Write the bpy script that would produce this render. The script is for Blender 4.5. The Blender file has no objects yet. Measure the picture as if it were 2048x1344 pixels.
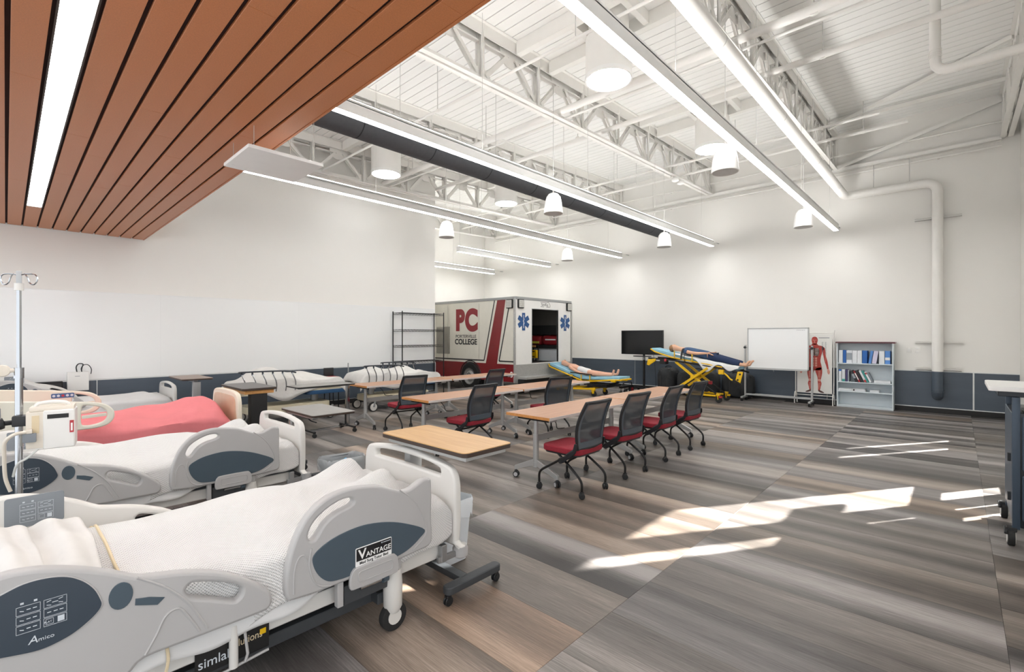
import bpy, bmesh, math, random
from mathutils import Vector, Matrix
S = bpy.context.scene
COL = S.collection
R = math.radians
rnd = random.Random(7)

# ---------------------------------------------------------------- camera
cam = bpy.data.cameras.new('camera')
cam.sensor_width = 36.0
cam.lens = 36.0 * 951.0 / 2048.0
cam.clip_end = 200
camo = bpy.data.objects.new('camera', cam)
COL.objects.link(camo)
camo.location = (0, 0, 1.58)
camo.rotation_euler = (R(90), 0, -R(46.8))
S.camera = camo

# ---------------------------------------------------------------- world, sun, exposure
W = bpy.data.worlds.new('World')
S.world = W
W.use_nodes = True
bg = W.node_tree.nodes['Background']
bg.inputs[0].default_value = (0.93, 0.965, 1.0, 1)
bg.inputs[1].default_value = .8
sun = bpy.data.lights.new('sun', 'SUN')
sun.energy = 18.0
sun.angle = R(0.6)
sun.color = (1.0, 0.97, 0.92)
suno = bpy.data.objects.new('sun', sun)
COL.objects.link(suno)
SUN_T = 0.65
suno.rotation_euler = Vector((-.84, .543, -SUN_T)).to_track_quat('-Z', 'Y').to_euler()
suno.location = (12, -6, 8)
LIGHT = 12.5        # emission of the fluorescent lenses
S.view_settings.view_transform = 'Standard'
S.view_settings.look = 'None'
S.view_settings.gamma = 1.0
S.view_settings.exposure = 1.18
S.view_settings.use_curve_mapping = False

# ---------------------------------------------------------------- materials
def lin(h):
    h = h.lstrip('#')
    c = [int(h[i:i + 2], 16) / 255 for i in (0, 2, 4)]
    return tuple((x / 12.92 if x <= .04045 else ((x + .055) / 1.055) ** 2.4) for x in c) + (1.0,)
MATS = {}
def mat(name, col, rough=.5, metal=0.0, var=.05, vs=8.0, bump=0.0, bs=60.0, emit=0, alpha=1.0, spec=.5, stretch=None, coat=0):
    """principled material with a little noise in its colour and relief"""
    if name in MATS: return MATS[name]
    m = bpy.data.materials.new(name); m.use_nodes = True
    n = m.node_tree.nodes; l = m.node_tree.links
    b = n['Principled BSDF']
    c = lin(col) if isinstance(col, str) else tuple(col) + (1,)
    b.inputs['Roughness'].default_value = rough
    b.inputs['Metallic'].default_value = metal
    b.inputs['Specular IOR Level'].default_value = spec
    b.inputs['Coat Weight'].default_value = coat
    b.inputs['Alpha'].default_value = alpha
    tc = n.new('ShaderNodeTexCoord')
    src = tc.outputs['Object']
    if stretch:
        mp = n.new('ShaderNodeMapping'); mp.inputs['Scale'].default_value = stretch
        l.new(src, mp.inputs[0]); src = mp.outputs[0]
    if var > 0:
        nz = n.new('ShaderNodeTexNoise'); nz.inputs['Scale'].default_value = vs; nz.inputs['Detail'].default_value = 4
        l.new(src, nz.inputs['Vector'])
        rp = n.new('ShaderNodeValToRGB')
        rp.color_ramp.elements[0].position = .3; rp.color_ramp.elements[1].position = .7
        rp.color_ramp.elements[0].color = tuple(x * (1 - var) for x in c[:3]) + (1,)
        rp.color_ramp.elements[1].color = tuple(min(1, x * (1 + var)) for x in c[:3]) + (1,)
        l.new(nz.outputs[0], rp.inputs[0]); l.new(rp.outputs[0], b.inputs['Base Color'])
    else:
        b.inputs['Base Color'].default_value = c
    if bump > 0:
        nb = n.new('ShaderNodeTexNoise'); nb.inputs['Scale'].default_value = bs; nb.inputs['Detail'].default_value = 3
        l.new(src, nb.inputs['Vector'])
        bp = n.new('ShaderNodeBump'); bp.inputs['Strength'].default_value = bump; bp.inputs['Distance'].default_value = .01
        l.new(nb.outputs[0], bp.inputs['Height']); l.new(bp.outputs[0], b.inputs['Normal'])
    if emit:
        b.inputs['Emission Color'].default_value = c
        b.inputs['Emission Strength'].default_value = emit
    MATS[name] = m
    return m

def wave_mat(name, col, sx, sy, depth, rough=.9, dark=.75):
    """woven cloth: a grid of small dimples in colour and relief"""
    m = bpy.data.materials.new(name); m.use_nodes = True
    n = m.node_tree.nodes; l = m.node_tree.links; b = n['Principled BSDF']
    b.inputs['Roughness'].default_value = rough
    b.inputs['Sheen Weight'].default_value = .2
    tc = n.new('ShaderNodeTexCoord'); sp = n.new('ShaderNodeSeparateXYZ'); l.new(tc.outputs['UV'], sp.inputs[0])
    def sine(sock, k, shift=None):
        a = n.new('ShaderNodeMath'); a.operation = 'MULTIPLY'; a.inputs[1].default_value = k; l.new(sock, a.inputs[0])
        if shift:
            ad = n.new('ShaderNodeMath'); ad.operation = 'ADD'; l.new(a.outputs[0], ad.inputs[0]); l.new(shift, ad.inputs[1]); a = ad
        s_ = n.new('ShaderNodeMath'); s_.operation = 'SINE'; l.new(a.outputs[0], s_.inputs[0]); return s_.outputs[0]
    a = sine(sp.outputs[0], sx); c2 = sine(sp.outputs[1], sy)
    mu = n.new('ShaderNodeMath'); mu.operation = 'MULTIPLY'; l.new(a, mu.inputs[0]); l.new(c2, mu.inputs[1])
    mr = n.new('ShaderNodeMapRange'); mr.inputs[1].default_value = .1; mr.inputs[2].default_value = .8
    l.new(mu.outputs[0], mr.inputs[0])
    c = lin(col)
    mx = n.new('ShaderNodeMix'); mx.data_type = 'RGBA'
    mx.inputs[6].default_value = c; mx.inputs[7].default_value = tuple(x * dark for x in c[:3]) + (1,)
    l.new(mr.outputs[0], mx.inputs[0]); l.new(mx.outputs[2], b.inputs['Base Color'])
    bp = n.new('ShaderNodeBump'); bp.inputs['Strength'].default_value = depth; bp.inputs['Distance'].default_value = .004; bp.invert = True
    l.new(mr.outputs[0], bp.inputs['Height'])
    nz = n.new('ShaderNodeTexNoise'); nz.inputs['Scale'].default_value = 9; l.new(tc.outputs['UV'], nz.inputs['Vector'])
    b2 = n.new('ShaderNodeBump'); b2.inputs['Strength'].default_value = .25; b2.inputs['Distance'].default_value = .02
    l.new(nz.outputs[0], b2.inputs['Height']); l.new(bp.outputs[0], b2.inputs['Normal']); l.new(b2.outputs[0], b.inputs['Normal'])
    MATS[name] = m
    return m

def wood_mat(name, c1, c2, rough=.4, axis=0, scale=3.0):
    m = bpy.data.materials.new(name); m.use_nodes = True
    n = m.node_tree.nodes; l = m.node_tree.links; b = n['Principled BSDF']
    b.inputs['Roughness'].default_value = rough
    tc = n.new('ShaderNodeTexCoord'); mp = n.new('ShaderNodeMapping')
    sc = [30, 30, 30]; sc[axis] = 1.6
    mp.inputs['Scale'].default_value = sc
    l.new(tc.outputs['Object'], mp.inputs[0])
    nz = n.new('ShaderNodeTexNoise'); nz.inputs['Scale'].default_value = scale * .5; nz.inputs['Detail'].default_value = 6; nz.inputs['Distortion'].default_value = .8
    l.new(mp.outputs[0], nz.inputs['Vector'])
    rp = n.new('ShaderNodeValToRGB'); rp.color_ramp.elements[0].position = .3; rp.color_ramp.elements[1].position = .68
    rp.color_ramp.elements[0].color = lin(c1); rp.color_ramp.elements[1].color = lin(c2)
    l.new(nz.outputs[0], rp.inputs[0]); l.new(rp.outputs[0], b.inputs['Base Color'])
    MATS[name] = m
    return m

def emit_mat(name, col, k):
    m = bpy.data.materials.new(name); m.use_nodes = True
    n = m.node_tree.nodes; l = m.node_tree.links
    for x in list(n): n.remove(x)
    e = n.new('ShaderNodeEmission'); o = n.new('ShaderNodeOutputMaterial')
    e.inputs[0].default_value = tuple(col) + (1,); e.inputs[1].default_value = k
    l.new(e.outputs[0], o.inputs[0]); MATS[name] = m
    return m

def floor_mat():
    """vinyl plank: grey bands shading across the plank, fine grain along it, tint from the object's colour"""
    m = bpy.data.materials.new('vinyl_plank'); m.use_nodes = True
    n = m.node_tree.nodes; l = m.node_tree.links; b = n['Principled BSDF']
    tc = n.new('ShaderNodeTexCoord'); oi = n.new('ShaderNodeObjectInfo')
    sp = n.new('ShaderNodeSeparateXYZ'); l.new(tc.outputs['Object'], sp.inputs[0])
    def mth(op, a, bb):
        q = n.new('ShaderNodeMath'); q.operation = op
        for i, v in enumerate((a, bb)):
            if hasattr(v, 'is_linked'): l.new(v, q.inputs[i])
            else: q.inputs[i].default_value = v
        return q.outputs[0]
    off = mth('MULTIPLY', oi.outputs['Random'], 57.0)
    cb = n.new('ShaderNodeCombineXYZ')
    l.new(mth('ADD', mth('MULTIPLY', sp.outputs[0], 3.1), off), cb.inputs[0])
    l.new(mth('MULTIPLY', sp.outputs[1], .12), cb.inputs[1]); l.new(off, cb.inputs[2])
    n1 = n.new('ShaderNodeTexNoise'); n1.inputs['Scale'].default_value = 1.0; n1.inputs['Detail'].default_value = 1.5
    l.new(cb.outputs[0], n1.inputs['Vector'])
    cb2 = n.new('ShaderNodeCombineXYZ')
    l.new(mth('ADD', mth('MULTIPLY', sp.outputs[0], 160), off), cb2.inputs[0]); l.new(mth('MULTIPLY', sp.outputs[1], 5), cb2.inputs[1]); l.new(off, cb2.inputs[2])
    n2 = n.new('ShaderNodeTexNoise'); n2.inputs['Scale'].default_value = 1.0; n2.inputs['Detail'].default_value = 5; n2.inputs['Roughness'].default_value = .7
    l.new(cb2.outputs[0], n2.inputs['Vector'])
    v = mth('ADD', mth('MULTIPLY', n1.outputs[0], .72), mth('MULTIPLY', n2.outputs[0], .28))
    rp = n.new('ShaderNodeValToRGB'); e = rp.color_ramp.elements
    e[0].position = .36; e[0].color = lin('#403c39'); e[1].position = .63; e[1].color = lin('#a39b95')
    k = e.new(.5); k.color = lin('#6f6964')
    l.new(v, rp.inputs[0])
    mx = n.new('ShaderNodeMix'); mx.data_type = 'RGBA'; mx.blend_type = 'MULTIPLY'; mx.inputs[0].default_value = 1
    l.new(rp.outputs[0], mx.inputs[6]); l.new(oi.outputs['Color'], mx.inputs[7])
    l.new(mx.outputs[2], b.inputs['Base Color'])
    b.inputs['Roughness'].default_value = .42
    b.inputs['Specular IOR Level'].default_value = .35
    bp = n.new('ShaderNodeBump'); bp.inputs['Strength'].default_value = .12; bp.inputs['Distance'].default_value = .004
    l.new(n2.outputs[0], bp.inputs['Height']); l.new(bp.outputs[0], b.inputs['Normal'])
    MATS['vinyl_plank'] = m
    return m

# ---------------------------------------------------------------- mesh builder
class MB:
    def __init__(s): s.v = []; s.f = []; s.uv = None
    def add(s, vs, fs):
        o = len(s.v); s.v += [tuple(v) for v in vs]; s.f += [[i + o for i in f] for f in fs]; return s
    def box(s, x0, x1, y0, y1, z0, z1, M=None):
        vs = [Vector((x, y, z)) for z in (z0, z1) for y in (y0, y1) for x in (x0, x1)]
        if M is not None: vs = [M @ v for v in vs]
        return s.add(vs, [[0, 2, 3, 1], [4, 5, 7, 6], [0, 1, 5, 4], [2, 6, 7, 3], [0, 4, 6, 2], [1, 3, 7, 5]])
    def frame(s, p, q, up=(0, 0, 1)):
        p = Vector(p); q = Vector(q); d = (q - p).normalized(); u = Vector(up)
        if abs(d.dot(u)) > .98: u = Vector((1, 0, 0))
        a = d.cross(u).normalized(); b = a.cross(d).normalized()
        return p, q, d, a, b
    def bar(s, p, q, w, h, up=(0, 0, 1)):
        p, q, d, a, b = s.frame(p, q, up)
        vs = []
        for e in (p, q):
            for i, j in ((-1, -1), (1, -1), (1, 1), (-1, 1)): vs.append(e + a * (i * w / 2) + b * (j * h / 2))
        return s.add(vs, [[3, 2, 1, 0], [4, 5, 6, 7], [0, 1, 5, 4], [1, 2, 6, 5], [2, 3, 7, 6], [3, 0, 4, 7]])
    def cyl(s, p, q, r, r2=None, n=12, cap=True):
        p, q, d, a, b = s.frame(p, q); r2 = r if r2 is None else r2
        vs = []
        for e, rr in ((p, r), (q, r2)):
            for i in range(n):
                t = 2 * math.pi * i / n
                vs.append(e + a * (rr * math.cos(t)) + b * (rr * math.sin(t)))
        fs = [[(i + 1) % n, i, n + i, n + (i + 1) % n] for i in range(n)]
        if cap: fs += [list(range(n)), list(range(2 * n - 1, n - 1, -1))]
        return s.add(vs, fs)
    def tube(s, pts, r, n=8, closed=False, flat=None):
        pts = [Vector(p) for p in pts]; N = len(pts); rs = r if isinstance(r, (list, tuple)) else [r] * N
        up = None; rings = []
        for i, p in enumerate(pts):
            if closed: t = pts[(i + 1) % N] - pts[i - 1]
            else: t = pts[min(i + 1, N - 1)] - pts[max(i - 1, 0)]
            t.normalize()
            if up is None: up = Vector((0, 0, 1)) if abs(t.z) < .9 else Vector((1, 0, 0))
            up = (up - t * up.dot(t)).normalized(); a = t.cross(up)
            rings.append([p + a * (rs[i] * math.cos(2 * math.pi * k / n)) + up * (rs[i] * (flat or 1) * math.sin(2 * math.pi * k / n)) for k in range(n)])
        vs = [v for g in rings for v in g]; fs = []
        for i in range(N if closed else N - 1):
            j = (i + 1) % N
            for k in range(n): fs.append([i * n + k, i * n + (k + 1) % n, j * n + (k + 1) % n, j * n + k])
        if not closed: fs += [list(range(n - 1, -1, -1)), list(range((N - 1) * n, N * n))]
        return s.add(vs, fs)
    def lathe(s, prof, n=24, c=(0, 0, 0), M=None, caps=True):
        c = Vector(c); vs = []
        for r, z in prof:
            for k in range(n):
                t = 2 * math.pi * k / n
                v = Vector((r * math.cos(t), r * math.sin(t), z))
                if M is not None: v = M @ v
                vs.append(v + c)
        fs = []
        for i in range(len(prof) - 1):
            for k in range(n): fs.append([i * n + k, i * n + (k + 1) % n, (i + 1) * n + (k + 1) % n, (i + 1) * n + k])
        if caps: fs += [list(range(n - 1, -1, -1)), list(range((len(prof) - 1) * n, len(prof) * n))]
        return s.add(vs, fs)
    def ell(s, c, rx, ry, rz, nu=16, nv=10, M=None):
        c = Vector(c); vs = [Vector((0, 0, -rz))]; fs = []
        for j in range(1, nv):
            ph = -math.pi / 2 + math.pi * j / nv
            for i in range(nu):
                t = 2 * math.pi * i / nu; vs.append(Vector((rx * math.cos(ph) * math.cos(t), ry * math.cos(ph) * math.sin(t), rz * math.sin(ph))))
        vs.append(Vector((0, 0, rz))); L = len(vs) - 1
        for i in range(nu):
            fs.append([0, 1 + (i + 1) % nu, 1 + i]); fs.append([L, L - nu + i, L - nu + (i + 1) % nu])
        for j in range(nv - 2):
            for i in range(nu): fs.append([1 + j * nu + i, 1 + j * nu + (i + 1) % nu, 1 + (j + 1) * nu + (i + 1) % nu, 1 + (j + 1) * nu + i])
        if M is not None: vs = [M @ v for v in vs]
        return s.add([v + c for v in vs], fs)
    def poly(s, pts, thick):
        """flat polygon (3D points, any plane, convex or simple) thickened along a vector"""
        t = Vector(thick); n = len(pts); a = [Vector(p) for p in pts]
        vs = a + [p + t for p in a]
        fs = [list(range(n - 1, -1, -1)), list(range(n, 2 * n))] + [[i, (i + 1) % n, n + (i + 1) % n, n + i] for i in range(n)]
        return s.add(vs, fs)
    def grid(s, fn, nu, nv, uvs=None):
        o = len(s.v)
        for j in range(nv + 1):
            for i in range(nu + 1): s.v.append(tuple(fn(i / nu, j / nv)))
        for j in range(nv):
            for i in range(nu):
                a = o + j * (nu + 1) + i; s.f.append([a, a + 1, a + nu + 2, a + nu + 1])
        return s
    def build(s, name, m, parent=None, bev=0, seg=2, angle=35, smooth=True, uvfn=None, uvs=None, solid=0, subd=0, fixn=True):
        me = bpy.data.meshes.new(name)
        me.from_pydata(s.v, [], s.f)
        if fixn or bev > 0:
            bm = bmesh.new(); bm.from_mesh(me)
            if fixn: bmesh.ops.recalc_face_normals(bm, faces=bm.faces)
            if bev > 0:
                es = [e for e in bm.edges if len(e.link_faces) == 2 and e.calc_face_angle(0) > R(25)]
                bmesh.ops.bevel(bm, geom=es, offset=bev, segments=seg, profile=.7, affect='EDGES', clamp_overlap=True)
            bm.to_mesh(me); bm.free()
        if smooth:
            for p in me.polygons: p.use_smooth = True
            me.set_sharp_from_angle(angle=R(angle))
        if uvs:
            u = me.uv_layers.new(name='UVMap')
            for lp in me.loops: u.data[lp.index].uv = uvs[lp.vertex_index]
        if uvfn:
            u = me.uv_layers.new(name='UVMap')
            for lp in me.loops: u.data[lp.index].uv = uvfn(me.vertices[lp.vertex_index].co)
        me.materials.append(MATS[m] if isinstance(m, str) else m)
        o = bpy.data.objects.new(name, me); COL.objects.link(o)
        if solid:
            md = o.modifiers.new('thick', 'SOLIDIFY'); md.thickness = solid; md.offset = 0
        if subd:
            md = o.modifiers.new('sub', 'SUBSURF'); md.levels = subd; md.render_levels = subd
        if parent is not None: adopt(o, parent)
        return o

def adopt(o, parent):
    o.parent = parent
    o.matrix_parent_inverse = world_of(parent).inverted()
def world_of(o):
    m = o.matrix_basis.copy()
    while o.parent is not None:
        m = o.matrix_parent_inverse @ m; m = o.parent.matrix_basis @ m; o = o.parent
    return m
def tag(o, label=None, cat=None, group=None, kind=None):
    if label: o['label'] = label
    if cat: o['category'] = cat
    if group: o['group'] = group
    if kind: o['kind'] = kind
    return o
def thing(name, loc, label, cat, group=None, rz=0):
    o = bpy.data.objects.new(name, None); COL.objects.link(o)
    o.empty_display_size = .1
    o.location = loc; o.rotation_euler = (0, 0, rz)
    return tag(o, label, cat, group)
def children(o): return [c for c in bpy.data.objects if c.parent == o]
KIDS = {}
def clone(o, loc, rz, label=None, group=None):
    """a copy of a thing, its parts and their sub-parts (mesh data shared)"""
    def cp(a, par):
        c = a.copy(); COL.objects.link(c)
        if par is not None: c.parent = par
        for k in KIDS.setdefault(a.name, children(a)): cp(k, c)
        return c
    c = cp(o, None); c.location = loc; c.rotation_euler = (0, 0, rz)
    tag(c, label, None, group)
    return c
def cmr(pts, n=6, closed=True):
    """smooth curve through 2D/3D points"""
    P = [Vector(p) for p in pts]; N = len(P); out = []
    for i in range(N if closed else N - 1):
        if closed: a, b, c, d = P[i - 1], P[i], P[(i + 1) % N], P[(i + 2) % N]
        else: a, b, c, d = P[max(i - 1, 0)], P[i], P[i + 1], P[min(i + 2, N - 1)]
        for k in range(n):
            t = k / n
            out.append(.5 * ((2 * b) + (c - a) * t + (2 * a - 5 * b + 4 * c - d) * t * t + (3 * b - a - 3 * c + d) * t ** 3))
    if not closed: out.append(P[-1])
    return out
def from_curve(cu, name, m, M, parent):
    o = bpy.data.objects.new('tmp', cu); COL.objects.link(o)
    bpy.context.view_layer.update()
    me = bpy.data.meshes.new_from_object(o.evaluated_get(bpy.context.evaluated_depsgraph_get()))
    bpy.data.objects.remove(o); bpy.data.curves.remove(cu)
    me.name = name; me.transform(M); me.materials.clear(); me.materials.append(MATS[m] if isinstance(m, str) else m)
    if M.determinant() < 0: me.flip_normals()
    for p in me.polygons: p.use_smooth = True
    me.set_sharp_from_angle(angle=R(35))
    o = bpy.data.objects.new(name, me); COL.objects.link(o)
    if parent is not None: adopt(o, parent)
    return o
def plate(name, outer, holes, thick, bev, M, m, parent=None):
    """a flat board with rounded edges, cut to an outline with holes (2D points), placed by M"""
    cu = bpy.data.curves.new(name, 'CURVE'); cu.dimensions = '2D'; cu.fill_mode = 'BOTH'
    cu.extrude = max(thick / 2 - bev, 1e-4); cu.bevel_depth = bev; cu.bevel_resolution = 2; cu.offset = -bev
    for loop in [outer] + list(holes):
        sp = cu.splines.new('POLY'); sp.points.add(len(loop) - 1); sp.use_cyclic_u = True
        for p, q in zip(sp.points, loop): p.co = (q[0], q[1], 0, 1)
    return from_curve(cu, name, m, M, parent)
def text(body, size, M, m, name='lettering', parent=None, align='CENTER', bold=0, sx=1.0, ext=.001):
    cu = bpy.data.curves.new(name, 'FONT'); cu.body = body; cu.size = size; cu.align_x = align; cu.align_y = 'CENTER'
    cu.extrude = ext; cu.offset = bold; cu.space_character = 1.0
    return from_curve(cu, name, m, M @ Matrix.Diagonal((sx, 1, 1, 1)), parent)
def basis(o, ax, ay):
    """matrix taking 2D (a,b) to o + a*ax + b*ay"""
    ax = Vector(ax); ay = Vector(ay); az = ax.cross(ay)
    return Matrix(((ax.x, ay.x, az.x, o[0]), (ax.y, ay.y, az.y, o[1]), (ax.z, ay.z, az.z, o[2]), (0, 0, 0, 1)))
def rrect(x0, x1, y0, y1, r, n=5):
    out = []
    for cx, cy, a0 in ((x1 - r, y1 - r, 0), (x0 + r, y1 - r, 90), (x0 + r, y0 + r, 180), (x1 - r, y0 + r, 270)):
        for i in range(n + 1):
            t = R(a0 + 90 * i / n); out.append((cx + r * math.cos(t), cy + r * math.sin(t)))
    return out
def caster(parent, x, y, r=.035, w=.05, mw='black_plastic', mh='hub_grey', top=.09, ang=0, name='caster'):
    """twin-wheel caster standing on the floor at x, y"""
    c, s_ = math.cos(ang), math.sin(ang); b = MB()
    for k in (-1, 1):
        a = Vector((x - s_ * k * .006, y + c * k * .006, r)); e = Vector((x - s_ * k * w / 2, y + c * k * w / 2, r))
        b.cyl(a, e, r, n=16)
    b.cyl((x, y, r * .9), (x, y, top), .009, n=8)
    b.box(x - .016, x + .016, y - .016, y + .016, r * 1.2, r * 2 + .008)
    o = b.build(name, mw, parent, bev=.003, seg=1)
    h = MB()
    for k in (-1, 1):
        e = Vector((x - s_ * k * w / 2, y + c * k * w / 2, r)); f = Vector((x - s_ * k * (w / 2 + .003), y + c * k * (w / 2 + .003), r))
        h.cyl(e, f, r * .66, n=14)
    h.build('hub', mh, o)
    return o

M_ = mat
M_('wall_paint', '#efede8', .85, var=.012, vs=.7, bump=.04, bs=220)
M_('wall_white', '#f0efec', .85, var=.01, vs=.8, bump=.03, bs=200)
M_('ceiling_white', '#f2f1ee', .6, var=.015, vs=2)
M_('steel_white', '#edebe6', .45, var=.012, vs=5)
M_('seam_dark', '#161514', .95, var=.1, spec=.1)
M_('whiteboard', '#f1f2f1', .2, var=.008, vs=.5, coat=.3)
M_('wainscot', '#4f5964', .35, var=.06, vs=1.5, stretch=(1, 1, 6))
M_('wainscot_seam', '#dcdedd', .5)
M_('baseboard_black', '#1d1c1c', .5, var=.1)
M_('subfloor', '#3a3735', .9)
M_('soffit_wood', '#c07a4d', .38, var=.1, vs=140, bump=.03, bs=300)
M_('soffit_gap', '#2c120a', .9)
M_('fixture_white', '#f0efec', .4, var=.01)
M_('cable', '#c9c7c3', .5)
M_('duct_cloth', '#54565a', .9, var=.06, vs=20, bump=.06, bs=90)
M_('duct_seam', '#2e2f33', .9)
M_('grille_grey', '#cbcac8', .6)
M_('bed_grey', '#b0afae', .42, var=.01)
M_('bed_light', '#d9d7d2', .4, var=.01)
M_('bed_slate', '#46545e', .35, var=.03)
M_('bed_panel', '#35404b', .3, var=.03)
M_('panel_grey', '#7f858b', .35, var=.02)
M_('print_light', '#c9d0d6', .5, var=0)
M_('print_white', '#f2f2f0', .5, var=0)
M_('print_black', '#131313', .5, var=0)
M_('bed_cream', '#e0d6c4', .45, var=.015)
M_('cream_inset', '#cdb094', .25, var=.03)
M_('bed_cream2', '#d9d7c9', .45, var=.015)
M_('sheet_white', '#d8d8d7', .9, var=.02, vs=3, bump=.5, bs=6)
M_('sheet_wrinkled', '#d5d3cf', .9, var=.05, vs=5, bump=.9, bs=8)
M_('sheet_pink', '#d87c80', .9, var=.04, vs=5, bump=.8, bs=6)
M_('mattress_blue', '#4b6f9a', .6, var=.04)
M_('cord_beige', '#d8c7a6', .8)
M_('chrome', '#b9bcc0', .14, metal=1, var=0)
M_('steel_grey', '#a7a9aa', .38, metal=.75, var=.02)
M_('alu', '#b9bab9', .4, metal=.55, var=.02)
M_('black_plastic', '#202224', .45, var=.08)
M_('black_metal', '#1c1b1b', .4, metal=.3, var=.05)
M_('hub_grey', '#b7b9ba', .4, var=.02)
M_('rubber', '#232323', .8, var=.05)
M_('bed_frame_dark', '#3d4043', .6, var=.06)
M_('chair_mesh', '#333a42', .75, var=.15, vs=600, bump=.4, bs=900, alpha=.86)
M_('chair_frame', '#454e57', .45, var=.05)
M_('chair_frame_dark', '#15161a', .5, var=.05)
M_('seat_red', '#8a1d2c', .85, var=.1, vs=60, bump=.25, bs=500)
wood_mat('table_wood', '#a07355', '#b48868', .38)
wood_mat('table_edge', '#b87a3f', '#cf9355', .45)
wood_mat('oak_top', '#bd915c', '#cca56f', .4, axis=1)
wood_mat('oak_apron', '#c58b4d', '#d9a566', .45, axis=1)
M_('edge_dark', '#3b2d25', .5)
M_('edge_pale', '#cfc8c2', .4)
M_('top_grey', '#8d8b87', .45, var=.04)
M_('top_brown', '#8d7b70', .4, var=.05)
M_('top_charcoal', '#5f5c5b', .4, var=.05)
M_('amb_white', '#e9e8e4', .25, var=.01, coat=.2)
M_('amb_cream', '#dedbcf', .3, var=.02, coat=.2)
M_('amb_red', '#7e1a20', .3, var=.03, coat=.3)
M_('amb_logo_red', '#8c2630', .4, var=0)
M_('amb_black', '#17181b', .35, var=0)
M_('amb_dark', '#1b1b1c', .7, var=.1)
M_('amb_inner', '#83807a', .7, var=.04)
M_('star_blue', '#1f4f86', .4, var=0)
M_('diamond', '#b9b9b7', .32, metal=.5, var=.15, vs=60, bump=.8, bs=70)
M_('vent_grey', '#9a978e', .5, var=.06)
M_('lamp_glass', '#c3c2bc', .2, var=.15, vs=40, spec=.6)
M_('tyre', '#1a1a1a', .85, var=.1, bump=.4, bs=60)
M_('yellow', '#e8b90c', .4, var=.04)
M_('yellow_label', '#d8cf4f', .5, var=.03)
M_('red_bag', '#8f1620', .7, var=.1, bump=.4, bs=12)
M_('bag_black', '#2b2d2f', .75, var=.12, vs=12, bump=.6, bs=14)
M_('pad_blue', '#8fc0d6', .5, var=.06, vs=14, bump=.5, bs=14)
M_('skin_pale', '#dba88e', .55, var=.03)
M_('skin_arm', '#d9aa8c', .55, var=.03)
M_('hair_brown', '#8d6747', .7, var=.1, bump=.3, bs=80)
M_('scrub_blue', '#3d5678', .85, var=.08, vs=9, bump=.5, bs=9)
M_('pants_navy', '#1d2f50', .85, var=.08, vs=9, bump=.5, bs=9)
M_('screen_black', '#08090a', .15, var=0)
M_('shelf_grey', '#d6dfe4', .45, var=.015)
M_('shelf_top', '#5d3238', .4, var=.05)
M_('paper', '#e9e8e3', .6, var=.01)
M_('chart_red', '#b8473f', .6, var=.25, vs=60)
M_('chart_pink', '#d99a8c', .6, var=.2, vs=60)
M_('chart_dark', '#5b4038', .6, var=.2, vs=80)
M_('grey_liner', '#c5cacd', .2, var=.05, alpha=.5, bump=.8, bs=22)
M_('bin_grey', '#5f656a', .5, var=.03)
M_('bin_white', '#dfe4e8', .4, var=.02)
M_('tissue_blue', '#4fa3d0', .6)
M_('cart_blue', '#3c4a59', .35, var=.04, metal=.2)
M_('cart_dark', '#1f262e', .35, var=.05)
M_('cart_white', '#e8e8e6', .35, var=.01)
M_('pump_cream', '#dcd4c6', .45, var=.02)
M_('pump_white', '#e4e3df', .4, var=.01)
M_('label_red', '#b5333c', .5, var=0)
M_('tube_clear', '#d9dcd8', .2, alpha=.8)
M_('brown_leather', '#4a2a22', .6)
M_('blue_btn', '#44608c', .4)
M_('stretcher_cream', '#dcd3b8', .45, var=.02)
M_('stretcher_blue', '#234a70', .4, var=.04)
M_('rail_dark', '#2c323b', .4, var=.04)
for nm, h in (('book_blue', '#2766b3'), ('book_lightblue', '#5a8fd4'), ('book_white', '#e4e8ec'), ('book_lilac', '#cfcbe0'), ('book_red', '#b23a3c'), ('book_black', '#2b2d30'), ('book_teal', '#3f9a94'), ('book_purple', '#4b4572'), ('book_grey', '#9aa3ab')):
    M_(nm, h, .5, var=.03)
wave_mat('waffle', '#e2e1df', 2 * math.pi / .0135, 2 * math.pi / .0125, .9, dark=.76)
floor_mat()
emit_mat('lens_light', (1, .99, .975), LIGHT)
emit_mat('uplight', (1, .99, .975), LIGHT * 1.05)
emit_mat('sky_lens', (.97, .99, 1), LIGHT * .9)
emit_mat('soffit_lens', (1, .99, .975), LIGHT * .85)
# ================================================================ the setting
XB, YL, YA, YR = 13.1, 10.45, 13.8, -.85      # back wall, whiteboard wall, alcove wall, window wall
XE = 8.05                                      # end of the whiteboard wall
def deck_z(x): return 5.79 + .0335 * x
def struct(o, label=None):
    o['kind'] = 'structure'
    if label: o['label'] = label
    return o
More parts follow.
